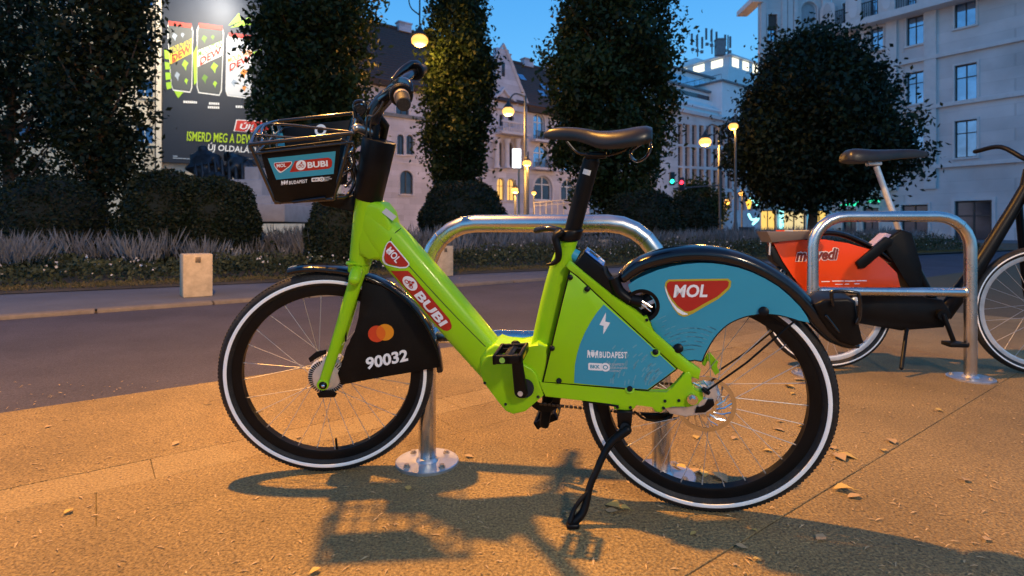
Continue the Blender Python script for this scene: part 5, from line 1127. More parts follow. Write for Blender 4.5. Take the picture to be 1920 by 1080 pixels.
# roofs
def roof(a0, a1, zb, zr, set_, name):
    b = MB(); N_ = 22
    A = [fm_.p(a0, zb, .75), fm_.p(a1, zb, .75), fm_.p(a1, zr, -set_), fm_.p(a0, zr, -set_)]
    b.plate(A, (A[1]-A[0]).cross(A[3]-A[0]), .25)
    A2 = [fm_.p(a0, zr, -set_), fm_.p(a1, zr, -set_), fm_.p(a1, zb, -set_*2.1), fm_.p(a0, zb, -set_*2.1)]; b.plate(A2, (A2[1]-A2[0]).cross(A2[3]-A2[0]), .25)
    o = b.build(name, roof_m, mid, 0)
    b = MB()
    for i in range(1, N_):                                                 # courses of tile standing a little proud
        t = i/N_; b.tube([A[0].lerp(A[3], t)+ZD*.03, A[1].lerp(A[2], t)+ZD*.03], .05, 4)
    b.tube([A[3]+ZD*.1, A[2]+ZD*.1], .18, 6); q = b.build('tile_courses', roof_m, o, 0); q['kind'] = 'stuff'
    return o, A
fb = Plane(VD*(50.4+6), -VD)
r1, RA = roof(aL, gm, zE, fb(700, 44).z, 6, 'roof')
r2, RB = roof(gm, aR+3, zE, fb(1010, 128).z, 6, 'roof')
def on_roof(A, t, s): return A[0].lerp(A[1], t).lerp(A[3].lerp(A[2], t), s)
for A, r_, L in ((RA, r1, ((.35, .98), (.62, .98))), (RB, r2, ((.28, .98), (.5, .98), (.7, .98)))):
    for t, s in L: b = MB(); c = on_roof(A, t, s)+ZD*.7; b.box(c-ZD*.35, (1.5, .8, .9), (fm_.a, fm_.n, ZD)); b.box(c+ZD*.16, (1.7, 1.0, .14), (fm_.a, fm_.n, ZD)); b.build('chimney', pink_stone, r_, 0)
for t, s in ((.33, .62), (.5, .48), (.42, .3), (.66, .5)):
    c = on_roof(RB, t, s); u_ = (RB[3]-RB[0]).normalized(); nn = fm_.a.cross(u_); b = MB(); b.box(c+nn*.08*(1 if nn.z > 0 else -1), (.9, 1.2, .16), (fm_.a, u_, nn)); b.build('roof_light', glass_b, r2, 0)
# ---------------- left building with the poster
th_ = R(24); fl = Facade((-25.4, 40, 0), (math.cos(th_), math.sin(th_), 0), (math.sin(th_), -math.cos(th_), 0)); lr = fl.rect
left = thing('stone_building', 'cream stone building carrying a huge dark advertising banner', 'building', fl.p(0, 0))
HL = []; WLx = []
for (x0, x1) in ((254, 287), (180, 214), (105, 139), (30, 64)):
    for (y0, y1) in ((-26, 15), (62, 98), (148, 181), (236, 269)):
        dy = (287-x1)*-.02; h = (*lr(x0, x1, y0+dy, y1+dy), False); HL.append(h)
la, lb_ = fl.az(-120, 200)[0], fl.az(640, 200)[0]
wall = facade_wall(fl, la, lb_, 0, 26, HL, cream_stone, 'wall', left, .4)
bp_ = M('blue_curtain_pane', (.03, .10, .28), .15, spec=.8, var=.25, vs=.5)
for h in HL: window(fl, h, wall, bp_, wfr_w, 1, 0, .3, True, trim_c)
b = MB(); b.box(fl.p((la+lb_)/2, 13, -4.6), (lb_-la-.2, 8.4, 25.8), (fl.a, fl.n, ZD)); b.build('building_body', cream_stone, left, 0)
a0 = fl.az(300, 150)[0]; box_f(fl, a0-.16, a0+.16, 0, 25, .0, .55, trim_c, 'pilaster', wall)
a1 = fl.az(294.5, 150)[0]; box_f(fl, a1-.13, a1+.13, 0, 25, .0, .10, M('recess_shadow_brown', (.11, .075, .055), .6, var=.2, vs=3), 'recess_shadow', wall)  # brown strip paints the shadow of a wall recess; no pipe stands here
box_f(fl, la, lb_, .0, 1.6, 0, .18, trim_c, 'plinth', wall)
ban_m = M('dark_banner', (.030, .036, .052), .55, var=.08, vs=.6); lime_p = M('lime_print', (.28, .50, .02), .5); lime_d = M('dark_lime_print', (.10, .22, .02), .5); red_p = M('red_print', (.50, .025, .015), .5); silver_p = M('silver_print', (.50, .52, .55), .5); can_d = M('dark_can_print', (.045, .055, .062), .5); white_p = M('white_print', (.75, .76, .76), .5); orange_p = M('orange_print', (.65, .22, .03), .5); grey_p = M('grey_blue_print', (.26, .32, .40), .5); yel_p = M('yellow_print', (.6, .5, .03), .5)
ba0, ba1_, bz0, bz1 = fl.az(306, 200)[0], fl.az(566, 200)[0], fl.az(320, 306)[1], 24
ban = thing('advertising_banner', 'huge dark banner with three drink cans hanging on the cream building', 'banner', fl.p((ba0+ba1_)/2, bz0))
b = MB(); b.box(fl.p((ba0+ba1_)/2, (bz0+bz1)/2, .36), (ba1_-ba0, .16, bz1-bz0), (fl.a, fl.n, ZD), .03); b.build('banner_sheet', ban_m, ban, 30)
bo = lambda x, y, e=0: fl(x, y, .45+e)
def bflat(L, mat, name, e=0): b = MB(); b.face([bo(x, y, e) for x, y in L]); return b.build(name, mat, ban, 0, recalc=False)
def can(x0, x1, xb0, xb1, y0, y1, body, band, l1, l2, c1, c2, slope=.13):
    s = lambda x, y: (x, y+(x-x0)*slope)
    w = x1-x0; m = lambda u, v_: s(x0+w*u+(xb0-x0+(0))*v_*(1-u)+(xb1-x1)*v_*u, y0+(y1-y0)*v_)
    shape = [m(.06, .0), m(.94, .0), m(.97, .05), m(1.02, .10), m(1.03, .5), m(1.02, .93), m(.95, 1.0), m(.05, 1.0), m(-.02, .93), m(-.03, .5), m(-.02, .10), m(.03, .05)]
    bflat([m(u, v_) for u, v_ in ((.03, -.01), (.97, -.01), (1.05, .10), (1.06, .94), (.97, 1.02), (.03, 1.02), (-.05, .94), (-.06, .10))], white_p if band is not red_p else silver_p, 'can_outline', .02)
    bflat(shape, body, 'can_body', .04)
    bflat([m(.02, -.01), m(.98, -.01), m(1.0, .055), m(.0, .055)], red_p, 'can_lid', .06)
    for k, (u, v_, r_) in enumerate(((.25, .22, .12), (.7, .62, .16), (.3, .8, .14), (.75, .86, .10), (.6, .18, .08))):
        bflat([m(u-r_, v_), m(u-r_*.2, v_-r_*.5), m(u+r_, v_-r_*.25), m(u+r_*.4, v_+r_*.1), m(u+r_*.2, v_+r_*.5), m(u-r_*.3, v_+r_*.2)], c1 if k % 2 else c2, 'can_swirl', .05)
    bflat([m(-.03, .40), m(1.03, .20), m(1.03, .42), m(-.03, .64)], band, 'can_band', .06)
    q = amap(bo(*m(.0, .50), .08), bo(*m(1.0, .29), .08), bo(*m(.0, .40), .08), fl.n); text('MOUNTAIN', q, l1, ban, .03)
    q = amap(bo(*m(.08, .615), .08), bo(*m(.98, .40), .08), bo(*m(.08, .50), .08), fl.n); text('DEW', q, l2, ban, .04)
can(315, 360, 323, 358, 40, 166, can_d, yel_p, can_d, red_p, lime_p, grey_p)
can(372, 418, 371, 413, 44, 172, can_d, white_p, lime_d, red_p, lime_p, lime_d)
can(428, 474, 425, 468, 62, 178, silver_p, white_p, orange_p, red_p, orange_p, grey_p)
for L in (((308, 92), (318, 98), (320, 112), (309, 110)), ((309, 116), (320, 118), (321, 130), (310, 130)), ((310, 136), (322, 136), (323, 148), (311, 150)), ((311, 155), (323, 153), (326, 164), (313, 168)), ((326, 170), (345, 172), (334, 184)), ((428, 48), (448, 24), (452, 40)), ((432, 52), (470, 30), (470, 46)), ((470, 100), (490, 92), (490, 104)), ((362, 100), (370, 84), (372, 150), (364, 160))): bflat(L, lime_p, 'green_burst', .02)
bflat([(438, 246), (443, 224), (520, 228), (520, 252)], white_p, 'tag_outline', .02); bflat([(440, 245), (444.5, 225.5), (520, 230), (520, 251)], red_p, 'red_tag', .04)
text('ÚJ!', amap(bo(449, 245, .06), bo(474, 247, .06), bo(451, 229, .06), fl.n), white_p, ban, .02, .15)
text('ISMERD MEG A DEW', amap(bo(350, 264, .03), bo(474, 270, .03), bo(350, 246, .03), fl.n), M('lime_letters', (.38, .55, .01), .5), ban, .015, .12)
text('ÚJ OLDALÁT!', amap(bo(390, 285, .03), bo(480, 291, .03), bo(390, 267, .03), fl.n), white_p, ban, .015, .12)
for x0, x1, y, n_ in ((344, 370, 191, 7), (392, 412, 194, 5), (390, 412, 201, 6), (442, 468, 200, 6)):
    for i in range(n_): w = (x1-x0)/n_; bflat([(x0+i*w, y+2+i*w*.05), (x0+i*w+w*.75, y+2+i*w*.05), (x0+i*w+w*.75, y-2.2+i*w*.05), (x0+i*w, y-2.2+i*w*.05)], white_p, 'small_print', .03)
bflat([(324, 297), (362, 299), (362, 297.6), (324, 295.4)], grey_p, 'small_print', .03); bflat([(324, 293.5), (333, 294), (333, 292), (324, 291.5)], grey_p, 'small_print', .03)
# floodlight washing the banner top, and an added unseen one to brighten the wall
for fx, fy, fo_, tx, ty, pw, col, lab in ((400, -75, 4.2, 400, 60, 4800, (1, .97, .90), 'white floodlight on a bracket above the banner with three cans'), (330, -120, 9.0, 300, 200, 9500, (1, .80, .52), 'unseen warm floodlight added on a long bracket to brighten the cream wall')):
    fp_ = fl(fx, fy, fo_); fo = thing('floodlight', lab, 'floodlight', fp_, 'floodlights on the cream building'); b = MB(); b.box(fp_, (.8, .35, .5), (fl.a, fl.n, ZD), .04); b.tube([fp_, fp_-fl.n*fo_+ZD*.6], .06, 8); b.build('lamp_housing', iron, fo, 40)
    ld = bpy.data.lights.new('floodlight_beam', 'SPOT'); ld.energy = pw; ld.color = col; ld.spot_size = R(130); ld.spot_blend = 1; ld.shadow_soft_size = .3; lo_ = bpy.data.objects.new('floodlight_beam', ld); COL.objects.link(lo_); lo_.location = fp_-ZD*.35; lo_.rotation_euler = ((fl(tx, ty, 0)-lo_.location).to_track_quat('-Z', 'Y')).to_euler()
# ---------------- right corner building
fc = Facade((22, 50, 0), (1, 0, 0), (0, -1, 0)); fs = Facade((28.8, 50, 0), (.6, -.8, 0), (-.8, -.6, 0))
right = thing('stone_building', 'tall grey stone corner building with balconies and lit shops at street level', 'building', fc.p(3, 0))
cA, cB = fc.az(1421, 100)[0], fc.az(1559, 100)[0]
HC = [(*fc.rect(1440, 1457, 27, 78), False), (*fc.rect(1503, 1532, 3, 56), True), (*fc.rect(1440, 1457, 120, 170), False), (*fc.rect(1503, 1532, 120, 175), True), (*fc.rect(1440, 1457, 210, 260), False), (*fc.rect(1503, 1532, 210, 265), False)]
SH = [(*fc.rect(1427, 1456, 394, 440), False), (*fc.rect(1470, 1512, 394, 440), False), (*fc.rect(1524, 1553, 394, 440), False)]
wc = facade_wall(fc, cA, cB, 0, 25, HC+SH, grey_stone, 'wall', right, .5)
for i, h in enumerate(HC):
    o = window(fc, h, wc, blind if i == 1 else glass_b, dark_fr if i != 1 else wfr_w, 0 if i == 1 else 1, 1 if i != 1 else 0, .3, True, trim_g)
a0, a1, z0, z1 = HC[0][:4]; b = MB(); b.box(fc.p((a0+a1)/2, z0+(z1-z0)*.72, -.12), (a1-a0-.1, .05, (z1-z0)*.5), (fc.a, fc.n, ZD)); b.build('roller_blind', M('brown_blind', (.07, .05, .045), .7), wc, 0)
n0_, n1_, nz0, nz1 = fc.rect(1490, 1544, -8, 70); b = MB(); rr_n = (n1_-n0_)/2
b.tube([fc.p(n0_, nz0, .1)]+[fc.p((n0_+n1_)/2-rr_n*math.cos(q), nz1-rr_n+rr_n*math.sin(q)+.6, .1) for q in np.linspace(0, math.pi, 15)]+[fc.p(n1_, nz0, .1)], .22, 4); b.build('niche_moulding', trim_g, wc, 0)
for x in (1430, 1470, 1481, 1550): a = fc.az(x, 60)[0]; box_f(fc, a-.22, a+.22, 4.2, 25, 0, .16, trim_g, 'pilaster', wc)
for y in (98, 190, 280): z = fc.az(1490, y)[1]; box_f(fc, cA, cB, z-.2, z+.2, 0, .3, trim_g, 'string_course', wc)
box_f(fc, cA-.6, cB, 25, 25.8, -8, .9, trim_g, 'cornice', wc); zc_ = fc.az(1410, 2)[1]; box_f(fc, cA-.7, cA+.3, zc_-.25, zc_+.2, -3, .5, trim_g, 'corner_ledge', wc)
shop_m = [M('amber_shop_window', (.4, .3, .1), .4, em=(1.0, .60, .12), es=1.15), M('pale_shop_window', (.4, .35, .2), .4, em=(1.0, .72, .30), es=.9)]
for i, h in enumerate(SH): window(fc, h, wc, shop_m[i % 2 if i < 2 else 0], dark_fr, 1, 0, .3, False, None)
sA, sB = 0.02, 24
HS = []
def sh(x0, x1, y0, y1, arch=False): h = (*fs.rect(x0, x1, y0, y1), arch); HS.append(h); return h
s_w = [sh(1580, 1600, 4, 48), sh(1632, 1655, -14, 30), sh(1632, 1656, 52, 94), sh(1700, 1730, -50, 10), sh(1700, 1732, 30, 84), sh(1790, 1830, -40, 50), sh(1582, 1604, 70, 108)]
s_low = [sh(1580, 1604, 160, 205), sh(1632, 1658, 150, 200), sh(1700, 1732, 135, 195), sh(1790, 1832, 120, 190), sh(1580, 1604, 250, 296), sh(1632, 1658, 245, 295), sh(1700, 1732, 235, 295), sh(1790, 1832, 225, 295)]
s_shop = [sh(1580, 1606, 392, 444), sh(1618, 1648, 390, 446), sh(1690, 1740, 384, 452), sh(1790, 1860, 376, 460)]
ws = facade_wall(fs, sA, sB, 0, 27, HS, grey_stone, 'wall', right, .5)
for h in s_w+s_low: window(fs, h, ws, glass_b, dark_fr, 1, 1, .3, True, trim_g)
for h in s_shop: window(fs, h, ws, glass, dark_fr, 1, 1, .3, False, trim_g)
zb_ = fs.az(1630, 40)[1]; box_f(fs, sA+.2, sB, zb_-.55, zb_, 0, 1.3, trim_g, 'balcony_slab', ws)
for x in (1562, 1610, 1672, 1745):
    a = fs.az(x, 20)[0]; b = MB(); w = .62; pr = [(a-w, zb_), (a+w, zb_), (a+w, zb_+1.7)]+[(a+w*math.cos(q), zb_+1.7+w*math.sin(q)) for q in np.linspace(.2, math.pi-.2, 9)]+[(a-w, zb_+1.7)]; b.plate([fs.p(u, z, 1.15) for u, z in pr], fs.n, .5, .04); pd_b = b.build('balcony_pedestal', trim_g, ws, 40)
    b = MB(); b.plate([fs.p(a+w*.6*math.cos(q), zb_+1.2+1.0*math.sin(q), 1.18) for q in np.linspace(0, 2*math.pi, 17)[:-1]], fs.n, .06); b.build('oval_panel', grey_stone, pd_b, 40)
b = MB(); k = 0
for x0, x1 in ((1570, 1602), (1619, 1663), (1682, 1735)):
    u0, u1 = fs.az(x0, 20)[0], fs.az(x1, 20)[0]
    for i in range(int((u1-u0)/.16)): b.box(fs.p(u0+i*.16, zb_+.65, 1.05), (.035, .035, 1.25), (fs.a, fs.n, ZD))
    b.box(fs.p((u0+u1)/2, zb_+1.3, 1.05), (u1-u0, .08, .07), (fs.a, fs.n, ZD))
q = b.build('balcony_railing', iron, ws, 0); q['kind'] = 'stuff'
for x in (1618, 1672, 1745): a = fs.az(x, 100)[0]; box_f(fs, a-.4, a+.4, 4, zb_-.55, 0, .2, trim_g, 'pilaster', ws)
for y in (128, 215, 320): z = fs.az(1650, y)[1]; box_f(fs, sA+.2, sB, z-.15, z+.15, 0, .25, trim_g, 'string_course', ws)
# neon and illuminated strips of the shops
neon_w = M('icy_neon', (.2, .4, .4), .4, em=(.35, 1.0, .95), es=2.2); neon_g = M('green_neon', (.05, .3, .2), .4, em=(.03, 1.0, .45), es=1.6); neon_b = M('blue_neon', (.1, .3, .4), .4, em=(.15, .75, 1.0), es=2.0)
for x0, x1, y0, y1, m, lab in ((1461, 1467, 394, 430, neon_w, 'icy white vertical shop light between amber windows'), (1516, 1525, 398, 432, neon_b, 'blue vertical shop light beside the round tree trunk')):
    a0, a1, z0, z1 = fc.rect(x0, x1, y0, y1); o = box_f(fc, a0, a1, z0, z1, .05, .25, m, 'shop_light', None); tag(o, lab, 'shop light')
for pts, m, lab in (([(1404, 402), (1410, 412), (1422, 410), (1412, 420)], neon_w, 'bent icy white neon sign low under the round tree'), ([(1408, 372), (1416, 378), (1424, 374), (1418, 384)], neon_w, 'small icy neon star behind the lower branches'), ([(1578, 386), (1590, 383), (1604, 384), (1610, 378)], neon_g, 'green neon squiggle over the shop door'), ([(1630, 378), (1638, 375), (1648, 377)], neon_g, 'curved green neon arc above the shop')):
    b = MB(); b.tube(cr([at(x, y, 46.5) for x, y in pts], 4), .10, 8, round_ends=True); o = b.build('neon_sign', m, None, 60); tag(o, lab, 'neon sign')
# ---------------- white modernist building with roof antennas
mw = thing('modern_building', 'white stepped modernist building with rooftop antennas and lit top floor windows', 'building', fm_.p(fm_.az(1330, 300)[0], 0))
a0, a1 = fm_.az(1225, 300)[0], fm_.az(1440, 300)[0]; zt_ = fm_.az(1320, 220)[1]
HM = []; xs = [1269+13.2*i for i in range(13)]; rows = [(236, 272), (278, 313), (318, 352), (357, 392)]
for i, x in enumerate(xs):
    for (y0, y1) in rows: HM.append((*fm_.rect(x+2.2, x+11, y0+(x-1320)*.07, y1+(x-1320)*.04), False))
wm = facade_wall(fm_, a0, a1, 0, zt_, HM, grey_stone, 'wall', mw, .6)
for h in HM: window(fm_, h, wm, glass, wfr, 1, 1, .5, False, None)
b = MB(); b.box(fm_.p((a0+a1)/2, zt_/2, -9.7), (a1-a0-.3, 18, zt_-.3), (fm_.a, fm_.n, ZD)); b.build('building_body', grey_stone, mw, 0)
box_f(fm_, a0, a1, zt_, zt_+.5, -18, .5, trim_g, 'cornice', wm)
def rblock(corner_px, Yt, ytop, ybot, slen, vlen, mat, name, wins=None, slab=True, cpy=200):
    """a box whose nearest vertical edge stands at the given pixel on the plane t = Yt; faces along the road and across it"""
    P_ = Facade(VD*Yt, UD, -VD); a, z1 = P_.az(corner_px, ytop); z0 = P_.az(corner_px, ybot)[1]
    b = MB(); b.box(P_.p(a+slen/2, (z0+z1)/2, -vlen/2), (slen, vlen, z1-z0), (UD, VD, ZD)); o = b.build(name, mat, mw, 0)
    if slab: b = MB(); b.box(P_.p(a+slen/2, z1+.15, -vlen/2), (slen+.9, vlen+.9, .3), (UD, VD, ZD)); b.build('roof_slab', lead_m if slab == 2 else white_r, o, 0)
    W_ = Facade(P_.p(a, 0), VD*-1, -UD); W_.o = P_.p(a, 0); return P_, a, z0, z1, o, W_
# penthouse storeys on the nearer end
P1, p_a, z0, z1, o, W_ = rblock(1234, 51.6, 186, 222, 22, 16, white_r, 'setback_storey')
for i in range(8): aa = p_a+1.0+i*2.6; box_f(P1, aa, aa+2.0, z0+.8, z1-1.2, .0, .06, M('bright_room', (.3, .3, .3), .4, em=(.75, .9, 1), es=1.3) if i in (4,) else glass, 'ribbon_window', o)
P2, p_a2, z0b, z1b, o2, _ = rblock(1236, 53.4, 152, 184, 20, 14, white_r, 'setback_storey', slab=2)
box_f(P2, p_a2+.3, p_a2+18, z0b+1.4, z1b-.5, 0, .06, glass, 'ribbon_window', o2); box_f(P2, p_a2, p_a2+21, z0b-.2, z0b+1.1, .4, .6, white_r, 'parapet', o2)
P3, p_a3, z0c, z1c, o3, _ = rblock(1240, 57, 122, 152, 14, 10, white_r, 'setback_storey', slab=2); box_f(P3, p_a3+.5, p_a3+13, z0c+.5, z1c-.8, 0, .06, glass_b, 'ribbon_window', o3)
# taller block with its corner towards the camera, and lit top floor
P4, p_a4, z0d, z1d, o4, W4 = rblock(1354, 51.0, 152, 222, 20, 14, white_r, 'corner_block', slab=False)
b = MB(); b.box(P4.p(p_a4+10, z1d+.1, -7), (20.8, 14.8, .25), (UD, VD, ZD)); b.build('roof_slab', lead_m, o4, 0)
b = MB(); b.tube([P4.p(p_a4-.2, z1d+1.1, -.1), P4.p(p_a4-.2, z1d+1.1, -14)], .05, 6)
for i in range(15): b.tube([P4.p(p_a4-.2, z1d+.2, -i), P4.p(p_a4-.2, z1d+1.1, -i)], .03, 4)
q = b.build('terrace_railing', lead_m, o4, 0); q['kind'] = 'stuff'
P5, p_a5, z0e, z1e, o5, W5 = rblock(1366, 55.5, 124, 152, 18, 17, white_r, 'corner_block', slab=False)
P6, p_a6, z0f, z1f, o6, W6 = rblock(1367, 56, 104, 124, 17, 16, white_r, 'top_storey')
lit = M('lit_office_pane', (.4, .4, .3), .4, em=(1, .93, .66), es=1.6)
for i in range(4):
    b = MB(); b.box(P6.p(p_a6+2.0+i*3.4, (z0f+z1f)/2, .02), (2.0, .1, 1.5), (UD, VD, ZD)); b.build('lit_window', lit, o6, 0)
    b = MB(); b.box(P6.p(p_a6-.02, (z0f+z1f)/2, -2.4-i*3.8), (.1, 2.3, 1.3), (UD, VD, ZD)); b.build('lit_window', lit if i < 3 else glass_b, o6, 0)
P7, p_a7, z0g, z1g, o7, _ = rblock(1306, 66, 108, 136, 5, 4, white_r, 'stair_head', slab=False)
Ya = 96
for x, y0, y1, nm in ((1308, 64, 106, 3), (1335, 54, 101, 3), (1365, 66, 101, 2)):
    p1, p0 = at(x, y0, Ya), at(x, y1, Ya); o = thing('antenna_mast', {1308: 'cluster of mobile phone antennas on the mast nearest the broad columnar tree', 1335: 'tallest antenna mast on the white building roof', 1365: 'antenna mast beside the rooftop chimney stack'}[x], 'antenna', p0, 'antenna masts on the white building')
    b = MB(); b.tube([p0, p1], .12, 8); b.build('mast', lead_m, o, 60)
    for k in range(nm):
        dx = (k-(nm-1)/2)*1.0; b = MB(); c = p1+V((dx, .3*k, -.9-.2*k)); b.box(c, (.34, .25, 2.0), bev=.05); b.build('panel_antenna', M('antenna_grey', (.10, .12, .15), .5), o, 40)
        b = MB(); c = p1+V((dx*.8, .2, -2.6-.2*k)); b.box(c, (.5, .3, .5), bev=.03); b.tube([c, V((p1.x, p1.y, c.z))], .05, 6); b.build('antenna_bracket', lead_m, o, 40)
b = MB(); c = at(1350, 90, Ya); b.box(c, (1.5, 1.2, 2.6)); b.box(c+ZD*1.4, (1.7, 1.4, .2)); b.build('chimney_stack', lead_m, mw, 0)
# ---------------- a further terrace closes the street behind the trees
for lab, px0, px1, ytop, tt, m in (('plain grey building far down the street behind the traffic lights', 1120, 1265, 190, 64, grey_stone),):
    f_ = Facade(VD*tt, UD, -VD); a0, a1 = f_.az(px0, 300)[0], f_.az(px1, 300)[0]; z = f_.az(1200, ytop)[1]; t = thing('stone_building', lab, 'building', f_.p(a0, 0)); hs = []
    for i in range(6):
        for j in range(4): aa = a0+(a1-a0)*(i+.3)/6; hs.append((aa, aa+(a1-a0)*.07, 2+j*4, 4.4+j*4, False))
    w_ = facade_wall(f_, a0, a1, 0, z, hs, m, 'wall', t)
    for h in hs: window(f_, h, w_, glass, wfr, 1, 1, .2, True)
# ================================================================== STATUE, BOX, LAMPS, SIGNALS
bronze = M('dark_bronze', (.030, .040, .050), .42, .55, var=.4, vs=7, bump=.5, bs=14, bd=.02)
def skin(name, verts, edges, radii, parent, mat, sub=2):
    me = bpy.data.meshes.new(name); me.from_pydata([tuple(v_) for v_ in verts], edges, []); o = bpy.data.objects.new(name, me); COL.objects.link(o); sm_ = o.modifiers.new('s', 'SKIN'); me.skin_vertices[0].data[0].use_root = True
    for i, r_ in enumerate(radii): me.skin_vertices[0].data[i].radius = (r_, r_) if not hasattr(r_, '__len__') else r_
    o.modifiers.new('u', 'SUBSURF').levels = sub; dg = bpy.context.evaluated_depsgraph_get(); m2 = bpy.data.meshes.new_from_object(o.evaluated_get(dg)); bpy.data.objects.remove(o)
    m2.polygons.foreach_set('use_smooth', [True]*len(m2.polygons)); m2.materials.clear()
    for v_ in m2.vertices: v_.co = v_.co-ORI[parent.name]
    return link(name, m2, mat, parent)
YS = 14.5; sp_ = lambda x, y, dy=0: at(x, y-6, YS+dy)
st_o = thing('statue', 'dark bronze statue of two seated cloaked figures above the large bush', 'statue', (sp_(420, 380).x, YS, 1.2))
V1 = [sp_(392, 345), sp_(386, 320), sp_(384, 300), sp_(380, 288), sp_(379, 278), sp_(366, 303), sp_(366, 330, -.2), sp_(404, 305), sp_(412, 330, -.2), sp_(420, 345, -.5)]
skin('seated_figure', V1, [(0, 1), (1, 2), (2, 3), (3, 4), (2, 5), (5, 6), (2, 7), (7, 8), (0, 9)], [.36, .36, .30, .10, .145, .16, .12, .17, .12, .2], st_o, bronze)
V2 = [sp_(462, 345, .2), sp_(452, 318, .1), sp_(440, 303), sp_(428, 297), sp_(420, 299, -.1), sp_(446, 322, -.3), sp_(430, 326, -.3), sp_(466, 322), sp_(474, 345), sp_(420, 330, -.2)]
skin('bowed_figure', V2, [(0, 1), (1, 2), (2, 3), (3, 4), (2, 5), (5, 6), (1, 7), (7, 8), (6, 9)], [.34, .36, .30, .12, .13, .16, .11, .28, .24, .10], st_o, bronze)
b = MB(); random.seed(2)
for k in range(9): x = 366+k*12.5; b.tube([sp_(x, 306+abs(k-4)*2, -.34), sp_(x+2, 330, -.40), sp_(x+3, 348, -.42)], [.03, .05, .07], 6)
b.build('cloak_folds', bronze, st_o, 60)['kind'] = 'stuff'
stone_g = M('blue_grey_stone', (.34, .34, .36), .8, var=.15, vs=5, bump=.3, bs=30)
ped = thing('statue_plinth', 'stepped pale stone plinth under the bronze statue', 'plinth', (sp_(450, 400).x, YS, .05))
b = MB()
for (x0, x1, y0, y1, d_) in ((356, 520, 348, 402, .9), (350, 552, 378, 402, 1.4), (340, 590, 394, 424, 1.9)):
    c0_, c1q = sp_(x0, y1), sp_(x1, y0); zlo = max(.05, c0_.z); b = MB(); b.box(((c0_.x+c1q.x)/2, YS, (zlo+c1q.z)/2), (c1q.x-c0_.x, d_*2, c1q.z-zlo), bev=.03); b.build('plinth_step', stone_g, ped, 30)
b = MB(); b.box(((sp_(492, 0).x+sp_(508, 0).x)/2, YS-.6, CH+(HY-330)/F*YS-.4), (.36, .5, 1.1), bev=.03); b.build('plinth_post', stone_g, ped, 30)
ub = V(((1400-CX)/F*20.5, 20.5, .06)); uo = thing('utility_box', 'dark blue utility box standing beside the last stone bollard', 'utility box', ub)
b = MB(); h = CH+(HY-428)/F*20.5-.06; b.box(ub+ZD*h/2, (.40, .35, h), (UD, VD, ZD), .015); b.box(ub+ZD*(h+.02), (.44, .39, .05), (UD, VD, ZD), .01); b.build('cabinet', M('navy_enamel', (.015, .03, .065), .4, var=.2, vs=8), uo, 40)
b = MB()
for k in range(3): b.box(ub+ZD*(.25+.2*k)-UD*.203+VD*.02, (.006, .09, .05), (UD, VD, ZD))
b.build('cabinet_labels', grey_label, uo, 0); b = MB(); b.box(ub-VD*.178+UD*0+ZD*h*.5, (.34, .012, h*.86), (UD, VD, ZD), .004); b.build('cabinet_door', M('brown_enamel', (.06, .05, .04), .5), uo, 30)
lamp_g = lambda s: M('sodium_lamp_glow_%d' % int(s), (1, .7, .3), .4, em=(1, .46, .075), es=1.7)
polem = M('lamp_post_grey', (.10, .11, .12), .5, .3, var=.2, vs=6)
def street_lamp(label, gx, gy, Y, gr, pole=None, kind='arm', power=0, base=0, es=30):
    gr *= 1.15; g = at(gx, gy, Y); t = thing('street_lamp', label, 'street lamp', (g.x if pole is None else at(pole, gy, Y).x, Y, base), 'lit sodium street lamps')
    b = MB(); b.sphere(g, gr, 20, 12, (1, 1, .72)); b.build('lamp_globe', lamp_g(es), t, 60)
    b = MB(); b.tube([g+ZD*gr*.6, g+ZD*gr*.9, g+ZD*gr*1.3, g+ZD*gr*1.7], [gr*.8, gr*.7, gr*.35, gr*.15], 16); b.build('lamp_hood', iron, t, 50)
    if kind == 'hang':
        b = MB(); b.tube([g+ZD*gr*1.8, g+ZD*gr*6.5], gr*.10, 6)
        b.tube(cr([g+ZD*gr*3+V((0, 0, 0)), g+ZD*gr*4+V((-gr*1.1, 0, 0)), g+ZD*gr*5.5+V((-gr*1.2, 0, 0)), g+ZD*gr*6.4], 4), gr*.08, 6); b.build('hanger', iron, t, 50)
        b = MB(); w0, w1_ = at(-300, gy-150, Y), at(2200, gy-260, Y+45); c = g+ZD*gr*6.5; b.tube([w0, w0.lerp(c, .5)+ZD*.3, c, c.lerp(w1_, .5)-ZD*.5, w1_], .02, 5); b.build('span_wire', iron, t, 0)
    else:
        pb = at(pole, gy, Y); b = MB(); top = V((pb.x, Y, g.z+gr*2.6)); b.tube([V((pb.x, Y, base)), V((pb.x, Y, base+1)), V((pb.x, Y, base+1.05)), top], [gr*.42, gr*.42, gr*.30, gr*.2], 10); b.build('lamp_post', polem, t, 50)
        if abs(pb.x-g.x) > .1: b = MB(); b.tube(cr([top-ZD*.1, top.lerp(g+ZD*gr*2.6, .6)+ZD*.15, g+ZD*gr*1.7], 5), gr*.13, 8); b.build('lamp_arm', polem, t, 50)
    if power: lamp_light('street_lamp_light', g-ZD*(gr*.9+.05), power, rad=gr*.8)
    return t
street_lamp('brightest lamp, hanging from a wire between the two nearest columnar trees', 787, 76, 22, .29, None, 'hang', 800, 0, 22)
street_lamp('lamp on an arm in front of the pointed gable', 953, 209, 44, .42, 985, 'arm', 2600, .05, 16)
street_lamp('lamp just beside the lit white sign', 988, 306, 43, .30, 990, 'arm', 1300, .05, 14)
street_lamp('low lamp close to the arched doorway under the gable', 966, 357, 48, .30, 966, 'arm', 1800, .05, 12)
street_lamp('small faint lamp low beside the handrail', 1001, 362, 52, .2, 1001, 'arm', 200, .05, 8)
